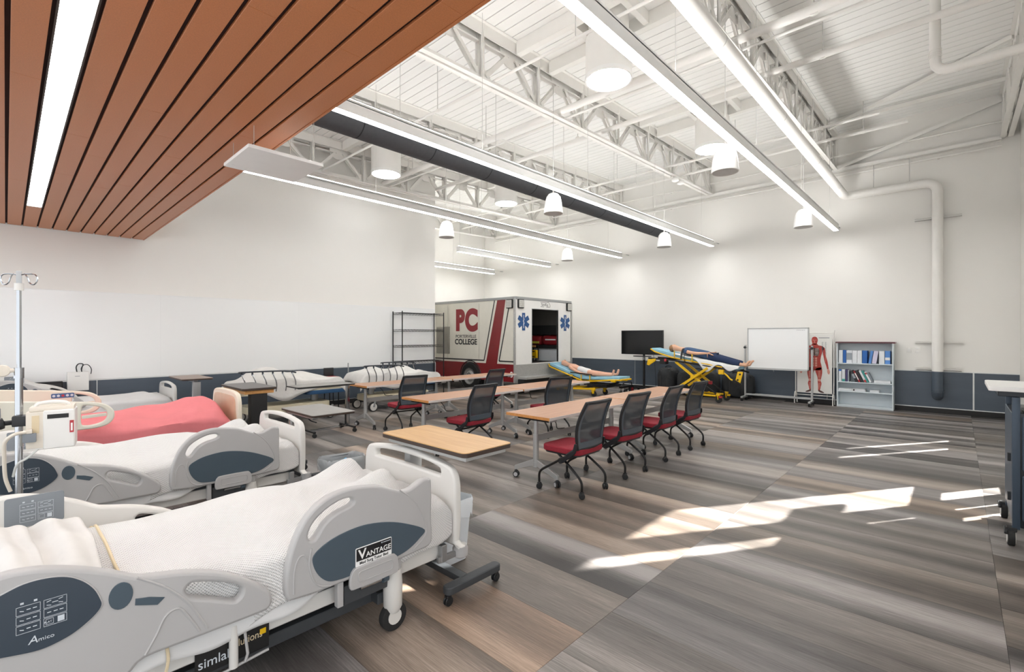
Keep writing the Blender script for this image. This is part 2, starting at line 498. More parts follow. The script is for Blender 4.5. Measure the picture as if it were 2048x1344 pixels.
# floor of vinyl planks: courses along x, planks run along y
fl = struct(MB().box(-3.2, XB + .2, -1.05, YA + .2, -.12, -.006).build('floor', 'subfloor', smooth=False), 'grey and brown vinyl plank floor')
PW, PL = .465, 1.63
pm = None
rows = []
for j in range(-1, 9):
    y0 = -.18 + PL * j
    for i in range(-5, 29):
        x0 = 2.377 + PW * (i - 2) + (.19 if j % 2 else 0) - PW * 2
        if x0 + PW > XB + .02 or x0 < -2.2: continue
        if y0 > YL and x0 < XE - .2: continue
        if j < 0 and x0 < 2.0: continue
        rows.append((x0 + PW / 2, y0 + PL / 2))
for k, (cx, cy) in enumerate(rows):
    if pm is None:
        o = MB().box(-PW / 2 + .0006, PW / 2 - .0006, -PL / 2 + .0006, PL / 2 - .0006, -.006, 0).build('plank', 'vinyl_plank', bev=.0008, seg=1)
        pm = o.data
    else:
        o = bpy.data.objects.new('plank', pm); COL.objects.link(o)
    o.location = (cx, cy, 0)
    t = rnd.random(); g = .86 + .24 * rnd.random()
    brown = (.30 if cy > 1.4 else .08)
    if t < brown * .45: c = (1.09 * g, .97 * g, .86 * g)
    elif t < brown: c = (1.03 * g, .99 * g, .94 * g)
    elif t < .6: c = (.96 * g, .99 * g, 1.04 * g)
    else: c = (g, g, g)
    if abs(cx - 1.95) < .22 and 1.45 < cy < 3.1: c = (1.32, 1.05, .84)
    o.color = c + (1,)
    adopt(o, fl)

# walls
def wall(name, b, m='wall_paint', label=None): return struct(b.build(name, m, smooth=False), label)
wl = wall('wall_left', MB().box(-3.0, XE, YL, YL + .18, 0, 6.3), label='off-white wall behind the whiteboard')
wr_ = wall('wall_alcove', MB().box(XE - .18, XE, YL + .18, YA, 0, 6.3))
wa = wall('wall_alcove_left', MB().box(XE - .18, XB + .2, YA, YA + .18, 0, 6.4))
wb = wall('wall_back', MB().box(XB, XB + .2, YR - .2, YA, 0, 6.5), label='tall cream wall at the far end')
# window wall: one mesh with unseen, unglazed slots shaped to throw the sun patches
slots = [(7.53, 8.42, 3.6, 5.1), (7.95, 8.42, 3.03, 3.6), (7.6, 8.42, 2.2, 3.03), (7.65, 8.0, 1.0, 1.86), (7.14, 7.22, 2.08, 2.66), (7.24, 7.34, 1.05, 1.67),
         (6.85, 7.12, 3.45, 5.1), (6.85, 7.02, 1.05, 1.58), (11.12, 11.29, 1.77, 3.72), (10.44, 10.61, 1.77, 3.72), (6.9, 7.06, 6.1, 6.4)]
slots = [(a, b, c * SUN_T, d * SUN_T) for a, b, c, d in slots]
xs = sorted({1.6, XB + .2} | {v for s_ in slots for v in s_[:2]}); zs = sorted({0.0, 6.4} | {v for s_ in slots for v in s_[2:]})
b = MB()
for i in range(len(xs) - 1):
    run = None
    for j in range(len(zs) - 1):
        cx = (xs[i] + xs[i + 1]) / 2; cz = (zs[j] + zs[j + 1]) / 2
        solid = not any(a < cx < b_ and c < cz < d for a, b_, c, d in slots)
        if solid and run is None: run = zs[j]
        if (not solid or j == len(zs) - 2) and run is not None:
            b.box(xs[i], xs[i + 1], YR - .04, YR, run, zs[j + 1] if solid else zs[j]); run = None
wall('wall_right', b, label='wall with unseen window openings shaped to throw the sun patches')

# wainscot, seams, baseboards
def seam(x0, x1, y0, y1, z0, z1, par): MB().box(x0, x1, y0, y1, z0, z1).build('trim', 'wainscot_seam', par, smooth=False)
ys = [YA, 12.05, 9.61, 7.17, 4.73, 2.29 - .06, -.217, YR]
for a, c in zip(ys[1:], ys[:-1]):
    MB().box(XB - .012, XB, a + .006, c - .006, .115, .845).build('panel', 'wainscot', wb, bev=.002, seg=1)
seam(XB - .018, XB - .001, ys[-2] - .012, ys[-2] + .012, .115, .85, wb)
seam(XB - .02, XB, YR, YA, .845, .862, wb); seam(XB - .02, XB, YR, YA, .1, .117, wb)
struct(MB().box(XB - .016, XB, YR, YA, 0, .1).build('baseboard_back', 'baseboard_black', smooth=False))
xs_ = [-3.0, -1.4, 1.04, 3.48, 5.92, XE]
for a, c in zip(xs_[:-1], xs_[1:]):
    MB().box(a + .006, c - .006, YL - .012, YL, .115, .845).build('panel', 'wainscot', wl, bev=.002, seg=1)
for x in xs_[1:-1]: seam(x - .005, x + .005, YL - .014, YL - .001, .115, .85, wl)
seam(-3, XE, YL - .02, YL, .845, .865, wl)
seam(XE - .004, XE + .01, YL - .014, YL + .18, .1, .85, wl)
struct(MB().box(-3, XE, YL - .016, YL, 0, .1).build('baseboard_left', 'baseboard_black', smooth=False))
struct(MB().box(XE, XE + .014, YL, YA, 0, .1).build('baseboard_alcove', 'baseboard_black', smooth=False))
MB().box(XB - .012, XB, YR + .001, YR + .01, 0, 6.0).build('trim', 'wall_paint', wb)
# the long writing board over the wainscot
wbd = thing('wall_whiteboard', (2.5, YL, .87), 'long glossy white writing board covering the wall above the dark wainscot', 'whiteboard')
for a, c in zip((-3.0, -.55, 1.9, 4.35), (-.55, 1.9, 4.35, XE - .01)):
    MB().box(a + .0001, c - .0001, YL - .01, YL - .001, .868, 2.31).build('board_panel', 'whiteboard', wbd, bev=.001, seg=1)
MB().box(-3, XE - .01, YL - .014, YL, 2.31, 2.322).build('top_trim', 'wall_white', wbd)
# two switch plates
for i, y in enumerate((.764, .627)):
    t = thing('switch_plate', (XB, y, 1.285), ('white wall plate with a rocker, next to the bookcase', 'white wall plate with two sockets, beside the tall wall pipe')[i], 'wall plate', 'wall plates beside the pipe')
    MB().box(XB - .008, XB, y - .045, y + .045, 1.225, 1.345).build('plate', 'steel_white', t, bev=.002)
    if i == 0: MB().box(XB - .012, XB - .007, y - .017, y + .017, 1.25, 1.32).build('rocker', 'wall_white', t, bev=.002)
    else:
        for dz in (-.03, .03): MB().box(XB - .011, XB - .007, y - .02, y + .02, 1.285 + dz - .018, 1.285 + dz + .018).build('socket', 'wall_white', t, bev=.002)

# roof deck: long ribs of acoustic steel deck, dark joints between them
ce = MB()
ce.poly([(-3, -1.2, deck_z(-3) + .05), (XB + .2, -1.2, deck_z(XB) + .06), (XB + .2, YA + .2, deck_z(XB) + .06), (-3, YA + .2, deck_z(-3) + .05)], (0, 0, .1))
ce = struct(ce.build('ceiling', 'seam_dark', smooth=False), 'white ribbed steel roof deck')
DW = .1830; dm = None; x = -1.5
while x < XB:
    if dm is None:
        o = MB().box(.006, DW - .006, -1.1, YA + .1, 0, .048).build('deck_rib', 'ceiling_white', bev=.002, seg=1); dm = o.data
    else:
        o = bpy.data.objects.new('deck_rib', dm); COL.objects.link(o)
    o.location = (x, 0, deck_z(x)); o.rotation_euler = (0, -math.atan(.0335), 0)
    adopt(o, ce); x += DW

# dropped wood soffit over the beds
SZ = 3.265; SX = 1.66
so = struct(MB().box(-1.2, SX, -1.0, YL - .02, SZ + .02, SZ + .5).build('ceiling_soffit', 'soffit_gap', smooth=False), 'dropped ceiling of reddish brown slats')
for k in range(-7, 10):
    x0 = .007 + .165 * k + .0115; x1 = x0 + .142
    cuts = [-1.0, 1.9 + .37 * (k % 3), 4.4 + .5 * (k % 4), 7.4 - .3 * (k % 3), YL - .02]
    if k == 1: continue
    for a, c in zip(cuts[:-1], cuts[1:]):
        MB().box(x0, x1, a + .0004, c - .0004, SZ, SZ + .02).build('slat', 'soffit_wood', so, bev=.0015, seg=1)
x0 = .007 + .165 + .0115; x1 = x0 + .142
MB().box(x0, x1, 8.80, YL - .02, SZ, SZ + .02).build('slat', 'soffit_wood', so, bev=.0015, seg=1)
MB().box(SX - .012, SX + .004, -1.0, YL - .02, SZ - .004, SZ + .5).build('edge_strip', 'soffit_wood', so)
t = thing('recessed_light', (x0 + .07, 4.5, SZ), 'long recessed strip light in the brown slat ceiling', 'ceiling light')
MB().box(x0, x1, -.9, 8.79, SZ + .008, SZ + .02).build('lens', 'soffit_lens', t)
f = MB(); f.box(x0 - .006, x0 + .004, -.9, 8.795, SZ - .002, SZ + .03); f.box(x1 - .004, x1 + .006, -.9, 8.795, SZ - .002, SZ + .03); f.box(x0, x1, 8.785, 8.797, SZ - .002, SZ + .03)
f.build('frame', 'edge_dark', t)
# ================================================================ roof steel, lights and services
TY = [-.67, 2.1, 4.87, 7.64, 10.2, 13.18]
def bot_z(x): return 5.0 + .0285 * x
tl = ['white steel roof truss over the window wall', 'white steel roof truss beside the thick white overhead pipe', 'white steel roof truss carrying the twin emergency lamps', 'white steel roof truss partly behind the dark cloth duct', 'white steel roof truss along the whiteboard wall', 'white steel roof truss above the ambulance']
NX = [13.03 - 1.212 * k for k in range(9, -1, -1)]
for ti, y in enumerate(TY):
    xs0 = NX[0]
    t = thing('roof_truss', (7.5, y, deck_z(7.5)), tl[ti], 'roof truss', 'roof trusses')
    # top chord: a deep tube with slots, split at the web of windows
    x0, x1 = xs0 - .4, XB - .02
    b = MB()
    for s_ in (-1, 1):
        b.poly([(x0, y + s_ * .045, deck_z(x0) - .005), (x1, y + s_ * .045, deck_z(x1) - .005), (x1, y + s_ * .045, deck_z(x1) - .185), (x0, y + s_ * .045, deck_z(x0) - .185)], (0, s_ * .012, 0))
        b.bar((x0, y + s_ * .07, deck_z(x0) - .012), (x1, y + s_ * .07, deck_z(x1) - .012), .07, .012)
    b.bar((x0, y, deck_z(x0) - .012), (x1, y, deck_z(x1) - .012), .16, .014)
    b.build('top_chord', 'steel_white', t, smooth=False)
    # lower flange of the top chord with the slotted windows in it
    b = MB()
    for a, c in zip(NX[:-1], NX[1:]):
        m_ = (a + c) / 2
        for q in (a, m_):
            b.bar((q + .07, y, deck_z(q) - .27), (q + .535, y, deck_z(q) - .25), .075, .02)
    b.build('chord_flange', 'steel_white', t, smooth=False)
    b = MB()
    for s_ in (-1, 1):
        b.bar((x0, y + s_ * .055, bot_z(x0) + .006), (x1, y + s_ * .055, bot_z(x1) + .006), .075, .012)
        b.bar((x0, y + s_ * .022, bot_z(x0) + .045), (x1, y + s_ * .022, bot_z(x1) + .045), .012, .08)
    b.build('bottom_chord', 'steel_white', t, smooth=False)
    for i, nx in enumerate(NX):
        zb, zt = bot_z(nx) + .02, deck_z(nx) - .16
        v = MB()
        for s_ in (-1, 1):
            v.box(nx - .035, nx + .035, y + s_ * .035 - .005, y + s_ * .035 + .005, zb, zt)
            v.box(nx - .035, nx - .027, y + s_ * .035, y + s_ * .075, zb, zt)
        v.build('web_post', 'steel_white', t, smooth=False)
        g = MB()
        g.poly([(nx - .2, y, bot_z(nx - .2) + .02), (nx + .2, y, bot_z(nx) + .02), (nx + .17, y, bot_z(nx) + .2), (nx - .17, y, bot_z(nx) + .2)], (0, .012, 0))
        g.build('gusset', 'steel_white', t, smooth=False)
        if i < len(NX) - 1:
            mx = nx + .606
            g = MB()
            g.poly([(mx - .22, y, deck_z(mx) - .15), (mx + .22, y, deck_z(mx) - .15), (mx + .2, y, deck_z(mx) - .34), (mx + .08, y, deck_z(mx) - .4), (mx - .08, y, deck_z(mx) - .4), (mx - .2, y, deck_z(mx) - .34)], (0, .012, 0))
            g.build('gusset', 'steel_white', t, smooth=False)
            for xa, xb in ((nx, mx), (nx + 1.212, mx)):
                d = MB(); sg = 1 if xb > xa else -1
                for s_ in (-1, 1):
                    d.bar((xa + sg * .08, y + s_ * .03, bot_z(xa) + .1), (xb - sg * .1, y + s_ * .03, deck_z(xb) - .28), .008, .06)
                d.bar((xa + sg * .08, y + .055, bot_z(xa) + .13), (xb - sg * .1, y + .055, deck_z(xb) - .25), .045, .008)
                d.build('web_diagonal', 'steel_white', t, smooth=False)
        if i < len(NX) - 1:
            MB().box(nx - .005, nx + .005, y - .07, y + .07, deck_z(nx) - .27, deck_z(nx) - .01).build('stiffener', 'steel_white', t, smooth=False)
# bracing
def brace(name, label, pts, w=.07, h=.05, cat='steel brace', group=None):
    t = thing(name, pts[0][0], label, cat, group)
    for p, q in pts: MB().bar(p, q, w, h).build('angle', 'steel_white', t, smooth=False)
    return t
brace('steel_brace', 'white diagonal steel brace and strut between two trusses near the bend of the overhead pipe', [((12.04, 2.03, 6.1), (12.04, -.6, 6.1)), ((12.1, 2.03, 6.04), (10.4, -.6, 6.1)), ((13.0, 2.03, 5.40), (13.0, -.6, 6.08))], .06, .07)
for i, (z, d, lb) in enumerate(((5.68, .022, 'uppermost'), (5.365, .07, 'middle, broadest'), (5.22, .025, 'lowest'))):
    t = thing('wall_rail', (13.03, 5, z), lb + ' of the three white steel rails along the top of the cream wall', 'steel rail', 'steel rails on the far wall')
    b = MB(); y0 = -.6 if i != 1 else -.6
    if i == 1: b.box(12.99, 13.0, y0, 13.1, z - .04, z + .04); b.box(12.99, 13.09, y0, 13.1, z - .045, z - .035)
    else: b.cyl((13.0, y0, z), (13.0, 13.1, z), d, n=8)
    b.build('rail', 'steel_white', t)
    k = MB()
    for y in (.3, 3.2, 6.0, 8.8, 11.6): k.box(13.0, 13.1, y - .015, y + .015, z - .02, z + .02)
    k.build('bracket', 'steel_white', t)

# sprinkler and gas pipes running across the trusses
def pipe(name, label, pts, r, clamps=(), m='steel_white', group='thin pipes under the roof', cat='pipe'):
    t = thing(name, pts[0], label, cat, group)
    MB().tube(pts, r, n=12).build('pipe_run', m, t)
    for i, (p, q) in enumerate(clamps):
        MB().cyl(p, q, .006, n=6).add([], []).build('hanger_rod', 'cable', t)
        MB().cyl((q[0] - .02, q[1], q[2]), (q[0] + .02, q[1], q[2]), r * 1.25, n=12).build('hanger_ring', 'steel_white', t)
    return t
pipe('sprinkler_pipe', 'thin white sprinkler pipe passing the truss by the brown ceiling edge', [(4.75, -.6, 5.2), (4.75, 10.2, 5.2)], .02, [((4.75, y, 5.94), (4.75, y, 5.2)) for y in (.8, 3.4, 6.1)])
pipe('gas_pipe', 'thick white pipe with dark underside seam crossing below the skylights', [(6.3, -.6, 5.3), (6.3, 10.2, 5.3)], .055, [((6.3, y, 5.99), (6.3, y, 5.3)) for y in (1.2, 3.9, 6.6, 9.0)])
pipe('conduit', 'slim white conduit beside the thick crossing pipe', [(6.45, -.6, 5.24), (6.45, 10.2, 5.24)], .018)
pipe('sprinkler_pipe', 'thin white sprinkler pipe above the twin emergency lamps', [(10.43, 1.0, 5.47), (10.43, 13.2, 5.47)], .025, [((10.43, y, 6.1), (10.43, y, 5.47)) for y in (3.4, 6.2, 9)])
pipe('sprinkler_pipe', 'thin white sprinkler pipe with a capped end near the diagonal brace', [(11.4, .68, 5.55), (11.4, 13.2, 5.5)], .03, [((11.4, y, 6.14), (11.4, y, 5.55)) for y in (1.35, 6.2)])
pipe('sprinkler_pipe', 'white pipe running under the deck past the window wall truss', [(7.9, -.6, 5.55), (7.9, 2.0, 5.55), (7.9, 10.2, 5.5)], .045, [((7.9, y, 6.02), (7.9, y, 5.55)) for y in (1.4, 5.6)])
# roof drain elbow at the upper right
t = thing('drain_pipe', (8.16, .22, 6.0), 'white roof drain pipe with a bend high beside the window wall', 'pipe')
pts = [(8.16, .22, 6.05), (8.16, .22, 5.5), (8.16, .22, 5.12), (8.16, .21, 5.04), (8.16, .17, 4.985), (8.16, .10, 4.96), (8.16, -.1, 4.96), (8.16, -.84, 4.96)]
MB().tube(pts, .058, n=16).build('pipe_run', 'steel_white', t)
for k in range(4): MB().cyl((8.16, .22, 5.14 + .03 * k), (8.16, .22, 5.152 + .03 * k), .066, n=16).build('coupling_ring', 'steel_white', t)
for k in range(4): MB().cyl((8.16, .02 - .035 * k, 4.96), (8.16, .006 - .035 * k, 4.96), .066, n=16).build('coupling_ring', 'steel_white', t)
# thick rainwater pipe: along the room, round the corner, down the wall
t = thing('overhead_pipe', (12.95, 1.87, 4.72), 'thick white pipe running overhead, along the far wall and down to the floor, grey foot', 'pipe')
py, pz, px, pd = 1.865, 4.72, 12.95, .31
def bend(a, c, b_, r, n=6):
    a, c, b_ = Vector(a), Vector(c), Vector(b_); u = (a - c).normalized(); w = (b_ - c).normalized()
    return [c + u * r * (1 - math.sin(t_ * math.pi / 2 / n)) + w * r * (1 - math.cos(t_ * math.pi / 2 / n)) for t_ in range(n + 1)]
run = [(-1, py, pz), (4, py, pz), (9, py, pz)] + bend((9, py, pz), (px, py, pz), (px, pd, pz), .16) + bend((px, py, pz), (px, pd, pz), (px, pd, 0), .2) + [(px, pd, .86)]
MB().tube(run, .088, n=20).build('pipe_run', 'steel_white', t)
MB().tube([(px, pd, .86), (px, pd, .46)] + bend((px, pd, .6), (px, pd, .36), (px + .12, pd, .36), .1), .09, n=20).build('pipe_foot', 'wainscot', t)
b = MB()
for k in range(3): b.cyl((px, pd, .43 + .03 * k), (px, pd, .442 + .03 * k), .1, n=20)
b.build('coupling', 'wainscot', t)
for xx in (2.0, 5.2, 7.6, 9.9, 11.9):
    MB().cyl((xx - .006, py, pz), (xx + .006, py, pz), .0905, n=20).build('joint_ring', 'cable', t)
for z in (3.995, 1.448, .9):
    b = MB(); b.box(13.03, 13.09, pd - .36, pd + .36, z - .012, z - .004); b.box(13.03, 13.09, pd - .36, pd + .36, z + .022, z + .03); b.box(13.06, 13.1, pd - .36, pd + .36, z - .012, z + .03)
    b.build('strut_bracket', 'steel_white', t, smooth=False)
    MB().cyl((px, pd, z), (px, pd, z + .03), .094, n=20).build('clamp', 'steel_white', t)
for y in (.75, 1.35):
    MB().cyl((px, y, pz), (px, y, 5.3), .008, n=6).build('hanger_rod', 'cable', t)
    MB().cyl((px, y - .02, pz), (px, y + .02, pz), .096, n=20).build('clamp', 'steel_white', t)

# dark cloth duct
t = thing('cloth_duct', (6, 6.03, 4.55), 'long round charcoal cloth air duct hanging behind a strip light', 'air duct')
dy, dz, dr = 6.03, 4.547, .239
MB().cyl((-.5, dy, dz), (12.55, dy, dz), dr, n=40, cap=False).build('sleeve', 'duct_cloth', t)
M4 = Matrix.Rotation(R(90), 4, 'Y')
MB().lathe([(dr, 0), (dr * .9, .06), (dr * .6, .1), (.01, .12)], 40, (12.55, dy, dz), M4).build('end_cap', 'duct_seam', t)
for k in range(10): MB().cyl((.9 + 1.2 * k, dy, dz), (.915 + 1.2 * k, dy, dz), dr + .002, n=40).build('seam_ring', 'duct_seam', t)
MB().box(-.5, 12.6, dy - .012, dy + .012, dz + dr - .01, dz + dr + .03).build('hanging_track', 'steel_grey', t)
for x in (2, 4, 6, 8, 10, 12): MB().cyl((x, dy, dz + dr), (x, dy, deck_z(x)), .004, n=6).build('hanger_cable', 'cable', t)
MB().cyl((12.66, dy, dz), (13.1, dy, dz - .1), .004, n=6).build('wall_stay', 'cable', t)

# strip lights
LY = [1.98, 4.68, 7.37, 10.08, 12.77]; LX0 = [-.8, -.8, -.8, 8.55, 8.55]
ll = ['long suspended strip light nearest the thick overhead pipe', 'long suspended strip light in front of the dark cloth duct', 'long suspended strip light nearest the whiteboard wall', 'short suspended strip light over the wire rack and ambulance, the one further forward', 'short suspended strip light close to the alcove wall above the ambulance']
for i, (y, xa) in enumerate(zip(LY, LX0)):
    t = thing('strip_light', ((xa + 12.6) / 2, y, 4.06), ll[i], 'ceiling light', 'suspended strip lights')
    b = MB(); z0, z1 = 3.915, 4.055; h = .05
    b.box(xa, 12.6, y - h, y - h + .004, z0, z1); b.box(xa, 12.6, y + h - .004, y + h, z0, z1); b.box(xa, 12.6, y - h, y + h, z1 - .03, z1 - .02)
    b.build('housing', 'fixture_white', t, smooth=False)
    MB().box(xa + .005, 12.595, y - h + .005, y + h - .005, z0 - .003, z0 + .012).build('lens', 'lens_light', t, smooth=False)
    MB().box(xa + .005, 12.595, y - h + .01, y + h - .01, z1 - .019, z1 - .012).build('uplight_lens', 'uplight', t, smooth=False)
    for e in (xa - .002, 12.598): MB().box(e, e + .006, y - h, y + h, z0 - .003, z1).build('end_cap', 'fixture_white', t, smooth=False)
    MB().cyl((xa, y - .01, z1 + .022), (12.6, y - .01, z1 + .022), .008, n=6).build('power_rail', 'fixture_white', t)
    n = 5 if xa < 0 else 2
    for k in range(n):
        x = (1.9 + 2.5 * k) if xa < 0 else (8.62 + 2.0 * k)
        MB().cyl((x, y, z1), (x, y, deck_z(x)), .0028, n=6).build('hanger_cable', 'cable', t)
    MB().cyl((12.6, y, z1 - .02), (13.1, y, z1), .003, n=6).add([], []).build('wall_stay', 'cable', t)
    MB().cyl((12.93, y, z1 - .006), (13.08, y, z1), .011, n=8).build('turnbuckle', 'steel_grey', t)

# tubular skylights
sl_ = {(0, 0): 'large white round skylight drum nearest the brown soffit corner of the ceiling', (1, 0): 'white round skylight drum just behind a hanging speaker', (0, 1): 'white round skylight drum in front of the truss along the whiteboard wall', (1, 1): 'smallest-looking white round skylight drum over the training tables'}
for (i, x) in enumerate((5.63, 9.37)):
    for (j, y) in enumerate((3.48, 9.02)):
        zb = 5.07 + .034 * (x - 5.63); zt = zb + .56; zd = deck_z(x)
        t = thing('round_skylight', (x, y, zd), sl_[(i, j)], 'skylight', 'round skylights')
        MB().lathe([(.31, zt), (.31, zb), (.302, zb), (.302, zt)], 40, (x, y, 0), caps=False).build('drum', 'steel_white', t)
        MB().lathe([(.318, zb + .05), (.318, zb - .004), (.295, zb - .004), (.295, zb + .05)], 40, (x, y, 0), caps=False).build('trim_ring', 'fixture_white', t)
        MB().lathe([(.298, zb + .012), (.298, zb), (.2, zb - .006), (.01, zb - .01)], 40, (x, y, 0)).build('diffuser', 'sky_lens', t)
        MB().lathe([(.31, zt), (.27, zt + .02), (.27, zd)], 32, (x, y, 0), caps=True).build('shaft', 'steel_white', t)
        ya, yb = (2.18, 4.79) if j == 0 else (7.72, 10.12)
        for s_ in (-1, 1):
            xx = x + s_ * .385
            MB().box(xx - .05, xx + .05, ya, yb, deck_z(xx) - .2, deck_z(xx) - .005).build('frame_beam', 'steel_white', t, smooth=False)
            yy = y + s_ * .385
            MB().box(x - .335, x + .335, yy - .04, yy + .04, zd - .16, zd - .005).build('frame_header', 'steel_white', t, smooth=False)

# hanging speakers
SPK = [(6.02, 2.08), (6.13, 4.83), (6.12, 7.57), (10.04, 2.08), (10.14, 4.83), (10.2, 7.57)]
sl2 = ['biggest-looking white bell speaker hanging beside the bright round skylight', 'white bell speaker hanging in front of the dark duct and strip light', 'white bell speaker hanging below the strip light nearest the whiteboard wall', 'white bell speaker hanging by the end of the strip light next to the overhead pipe', 'white bell speaker hanging near the end of the dark cloth duct', 'smallest-looking white bell speaker hanging above the ambulance roof']
for i, (x, y) in enumerate(SPK):
    zb = 3.58
    t = thing('hanging_speaker', (x, y, zb), sl2[i], 'speaker', 'bell speakers hung from the roof')
    MB().lathe([(.155, zb), (.158, zb + .012), (.155, zb + .03), (.147, zb + .1), (.132, zb + .2), (.112, zb + .27), (.08, zb + .315), (.05, zb + .33)], 32, (x, y, 0)).build('bell', 'fixture_white', t)
    MB().lathe([(.143, zb - .002), (.02, zb - .006)], 32, (x, y, 0)).build('grille', 'grille_grey', t)
    for k in range(4):
        a = R(20 + 90 * k); c = Vector((math.cos(a), math.sin(a), 0)); B_ = Vector((x, y, 0))
        MB().tube([B_ + c * r_ + Vector((0, 0, zb + h_)) for r_, h_ in ((.156, .03), (.149, .1), (.134, .2), (.115, .27))], .0035, n=6).build('rib', 'fixture_white', t)
    MB().cyl((x, y, zb + .32), (x, y, zb + .4), .018, .006, n=10).build('swivel', 'fixture_white', t)
    MB().cyl((x, y, zb + .33), (x, y, bot_z(x) + .5), .004, n=6).build('hanger_cable', 'cable', t)
# square microphone panel under the soffit
t = thing('ceiling_panel', (1.6, 4.36, 3.06), 'thin square white panel hung flat under the brown slat ceiling', 'ceiling microphone')
x0, x1, y0, y1, z = 1.30, 1.905, 4.05, 4.67, 3.06
MB().box(x0, x1, y0, y1, z, z + .03).build('panel', 'fixture_white', t, bev=.008)
b = MB(); b.box(x0 + .1, x1 - .1, y0 + .1, y1 - .1, z + .03, z + .045); b.build('back_plate', 'steel_white', t, bev=.004)
MB().box(x0 + .035, x0 + .06, y1 - .1, y1 - .06, z - .002, z + .002).build('badge', 'print_white', t)
for a in (x0 + .06, x1 - .06):
    for c in (y0 + .06, y1 - .06): MB().cyl((a, c, z + .03), (a, c, SZ + .02 if a < SX else deck_z(a)), .002, n=6).build('hanger_cable', 'cable', t)
# emergency lamps on the truss
t = thing('emergency_lamp', (10.75, 4.87, 5.3), 'pair of round emergency lamp heads on the truss bottom chord', 'emergency light')
MB().box(10.62, 10.9, 4.83, 4.91, 5.24, 5.30).build('housing', 'steel_white', t, bev=.01)
for x in (10.62, 10.9):
    MB().lathe([(.02, .06), (.07, .03), (.085, 0), (.08, -.03), (.05, -.045)], 20, (x, 4.78, 5.2)).build('lamp_head', 'fixture_white', t)
# ================================================================ hospital beds
FR = [(0.859, 0.407), (0.85, 0.449), (0.856, 0.529), (0.876, 0.615), (0.905, 0.686), (0.946, 0.747), (1.001, 0.793), (1.074, 0.822), (1.165, 0.831), (1.279, 0.817), (1.339, 0.8), (1.402, 0.77), (1.457, 0.748), (1.504, 0.745), (1.553, 0.763), (1.598, 0.779), (1.634, 0.773), (1.652, 0.749), (1.652, 0.543), (1.652, 0.41), (1.553, 0.39), (1.443, 0.385), (1.3, 0.38), (1.157, 0.383), (1.001, 0.385), (0.882, 0.393)]
FS_ = [(0.956, 0.643), (0.954, 0.671), (0.98, 0.718), (1.037, 0.758), (1.104, 0.783), (1.157, 0.784), (1.177, 0.763), (1.157, 0.746), (1.089, 0.729), (1.03, 0.696), (0.991, 0.645), (0.973, 0.633)]
FO = [(0.975, 0.565), (1.037, 0.604), (1.119, 0.625), (1.229, 0.632), (1.357, 0.611), (1.476, 0.569), (1.6, 0.501), (1.563, 0.46), (1.495, 0.425), (1.42, 0.41), (1.30, 0.405), (1.165, 0.405), (1.1, 0.408), (1.045, 0.42), (1.002, 0.46), (0.975, 0.515)]
HR = [(-.355, .42), (-.36, .58), (-.33, .69), (-.25, .77), (-.13, .82), (-0.012, 0.832), (0.039, 0.83), (0.092, 0.819), (0.168, 0.791), (0.249, 0.752), (0.327, 0.706), (0.383, 0.69), (0.455, 0.674), (0.533, 0.649), (0.615, 0.611), (0.703, 0.55), (0.771, 0.49), (0.793, 0.454), (0.795, 0.42), (0.778, 0.398), (0.74, 0.393), (0.5, 0.395), (0.35, 0.395), (.3, .36), (.2, .345), (0, .34), (-.25, .34), (-.33, .36)]
HS_ = [(0.478, 0.591), (0.486, 0.61), (0.507, 0.614), (0.57, .592), (0.632, 0.563), (0.67, 0.533), (0.673, 0.509), (0.661, 0.491), (0.638, 0.491), (0.56, 0.531), (0.496, 0.562)]
HO = [(-.17, .66), (-.13, .71), (-.075, .745), (-0.012, 0.772), (0.039, 0.789), (0.092, 0.789), (0.141, 0.775), (0.18, 0.746), (0.208, 0.709), (0.224, 0.67), (0.228, 0.643), (0.208, 0.615), (0.168, 0.586), (0.129, 0.57), (0.074, 0.562), (0.0, 0.575), (-.08, .595), (-.14, .625)]
HA = [(0.35, 0.41), (0.383, 0.467), (0.411, 0.525), (0.446, 0.54), (0.471, 0.517), (0.522, 0.42)]
HA2 = [(0.549, 0.42), (0.52, 0.48), (0.481, 0.552), (0.411, 0.636), (0.327, 0.702)]
def sh(pts, dx, dz=0): return [(a + dx, b + dz) for a, b in pts]
def flat_print(name, rects, M, m, parent, t=.0012):
    """printed marks: thin quads (a0, a1, b0, b1[, shear]) laid on a plane"""
    b = MB()
    for r_ in rects:
        a0, a1, b0, b1 = r_[:4]; k = r_[4] if len(r_) > 4 else 0
        pts = [M @ Vector((a0, b0, 0)), M @ Vector((a1, b0 + k, 0)), M @ Vector((a1, b1 + k, 0)), M @ Vector((a0, b1, 0))]
        nv = (pts[1] - pts[0]).cross(pts[3] - pts[0]).normalized()
        b.poly(pts, nv * t)
    return b.build(name, m, parent, smooth=False)
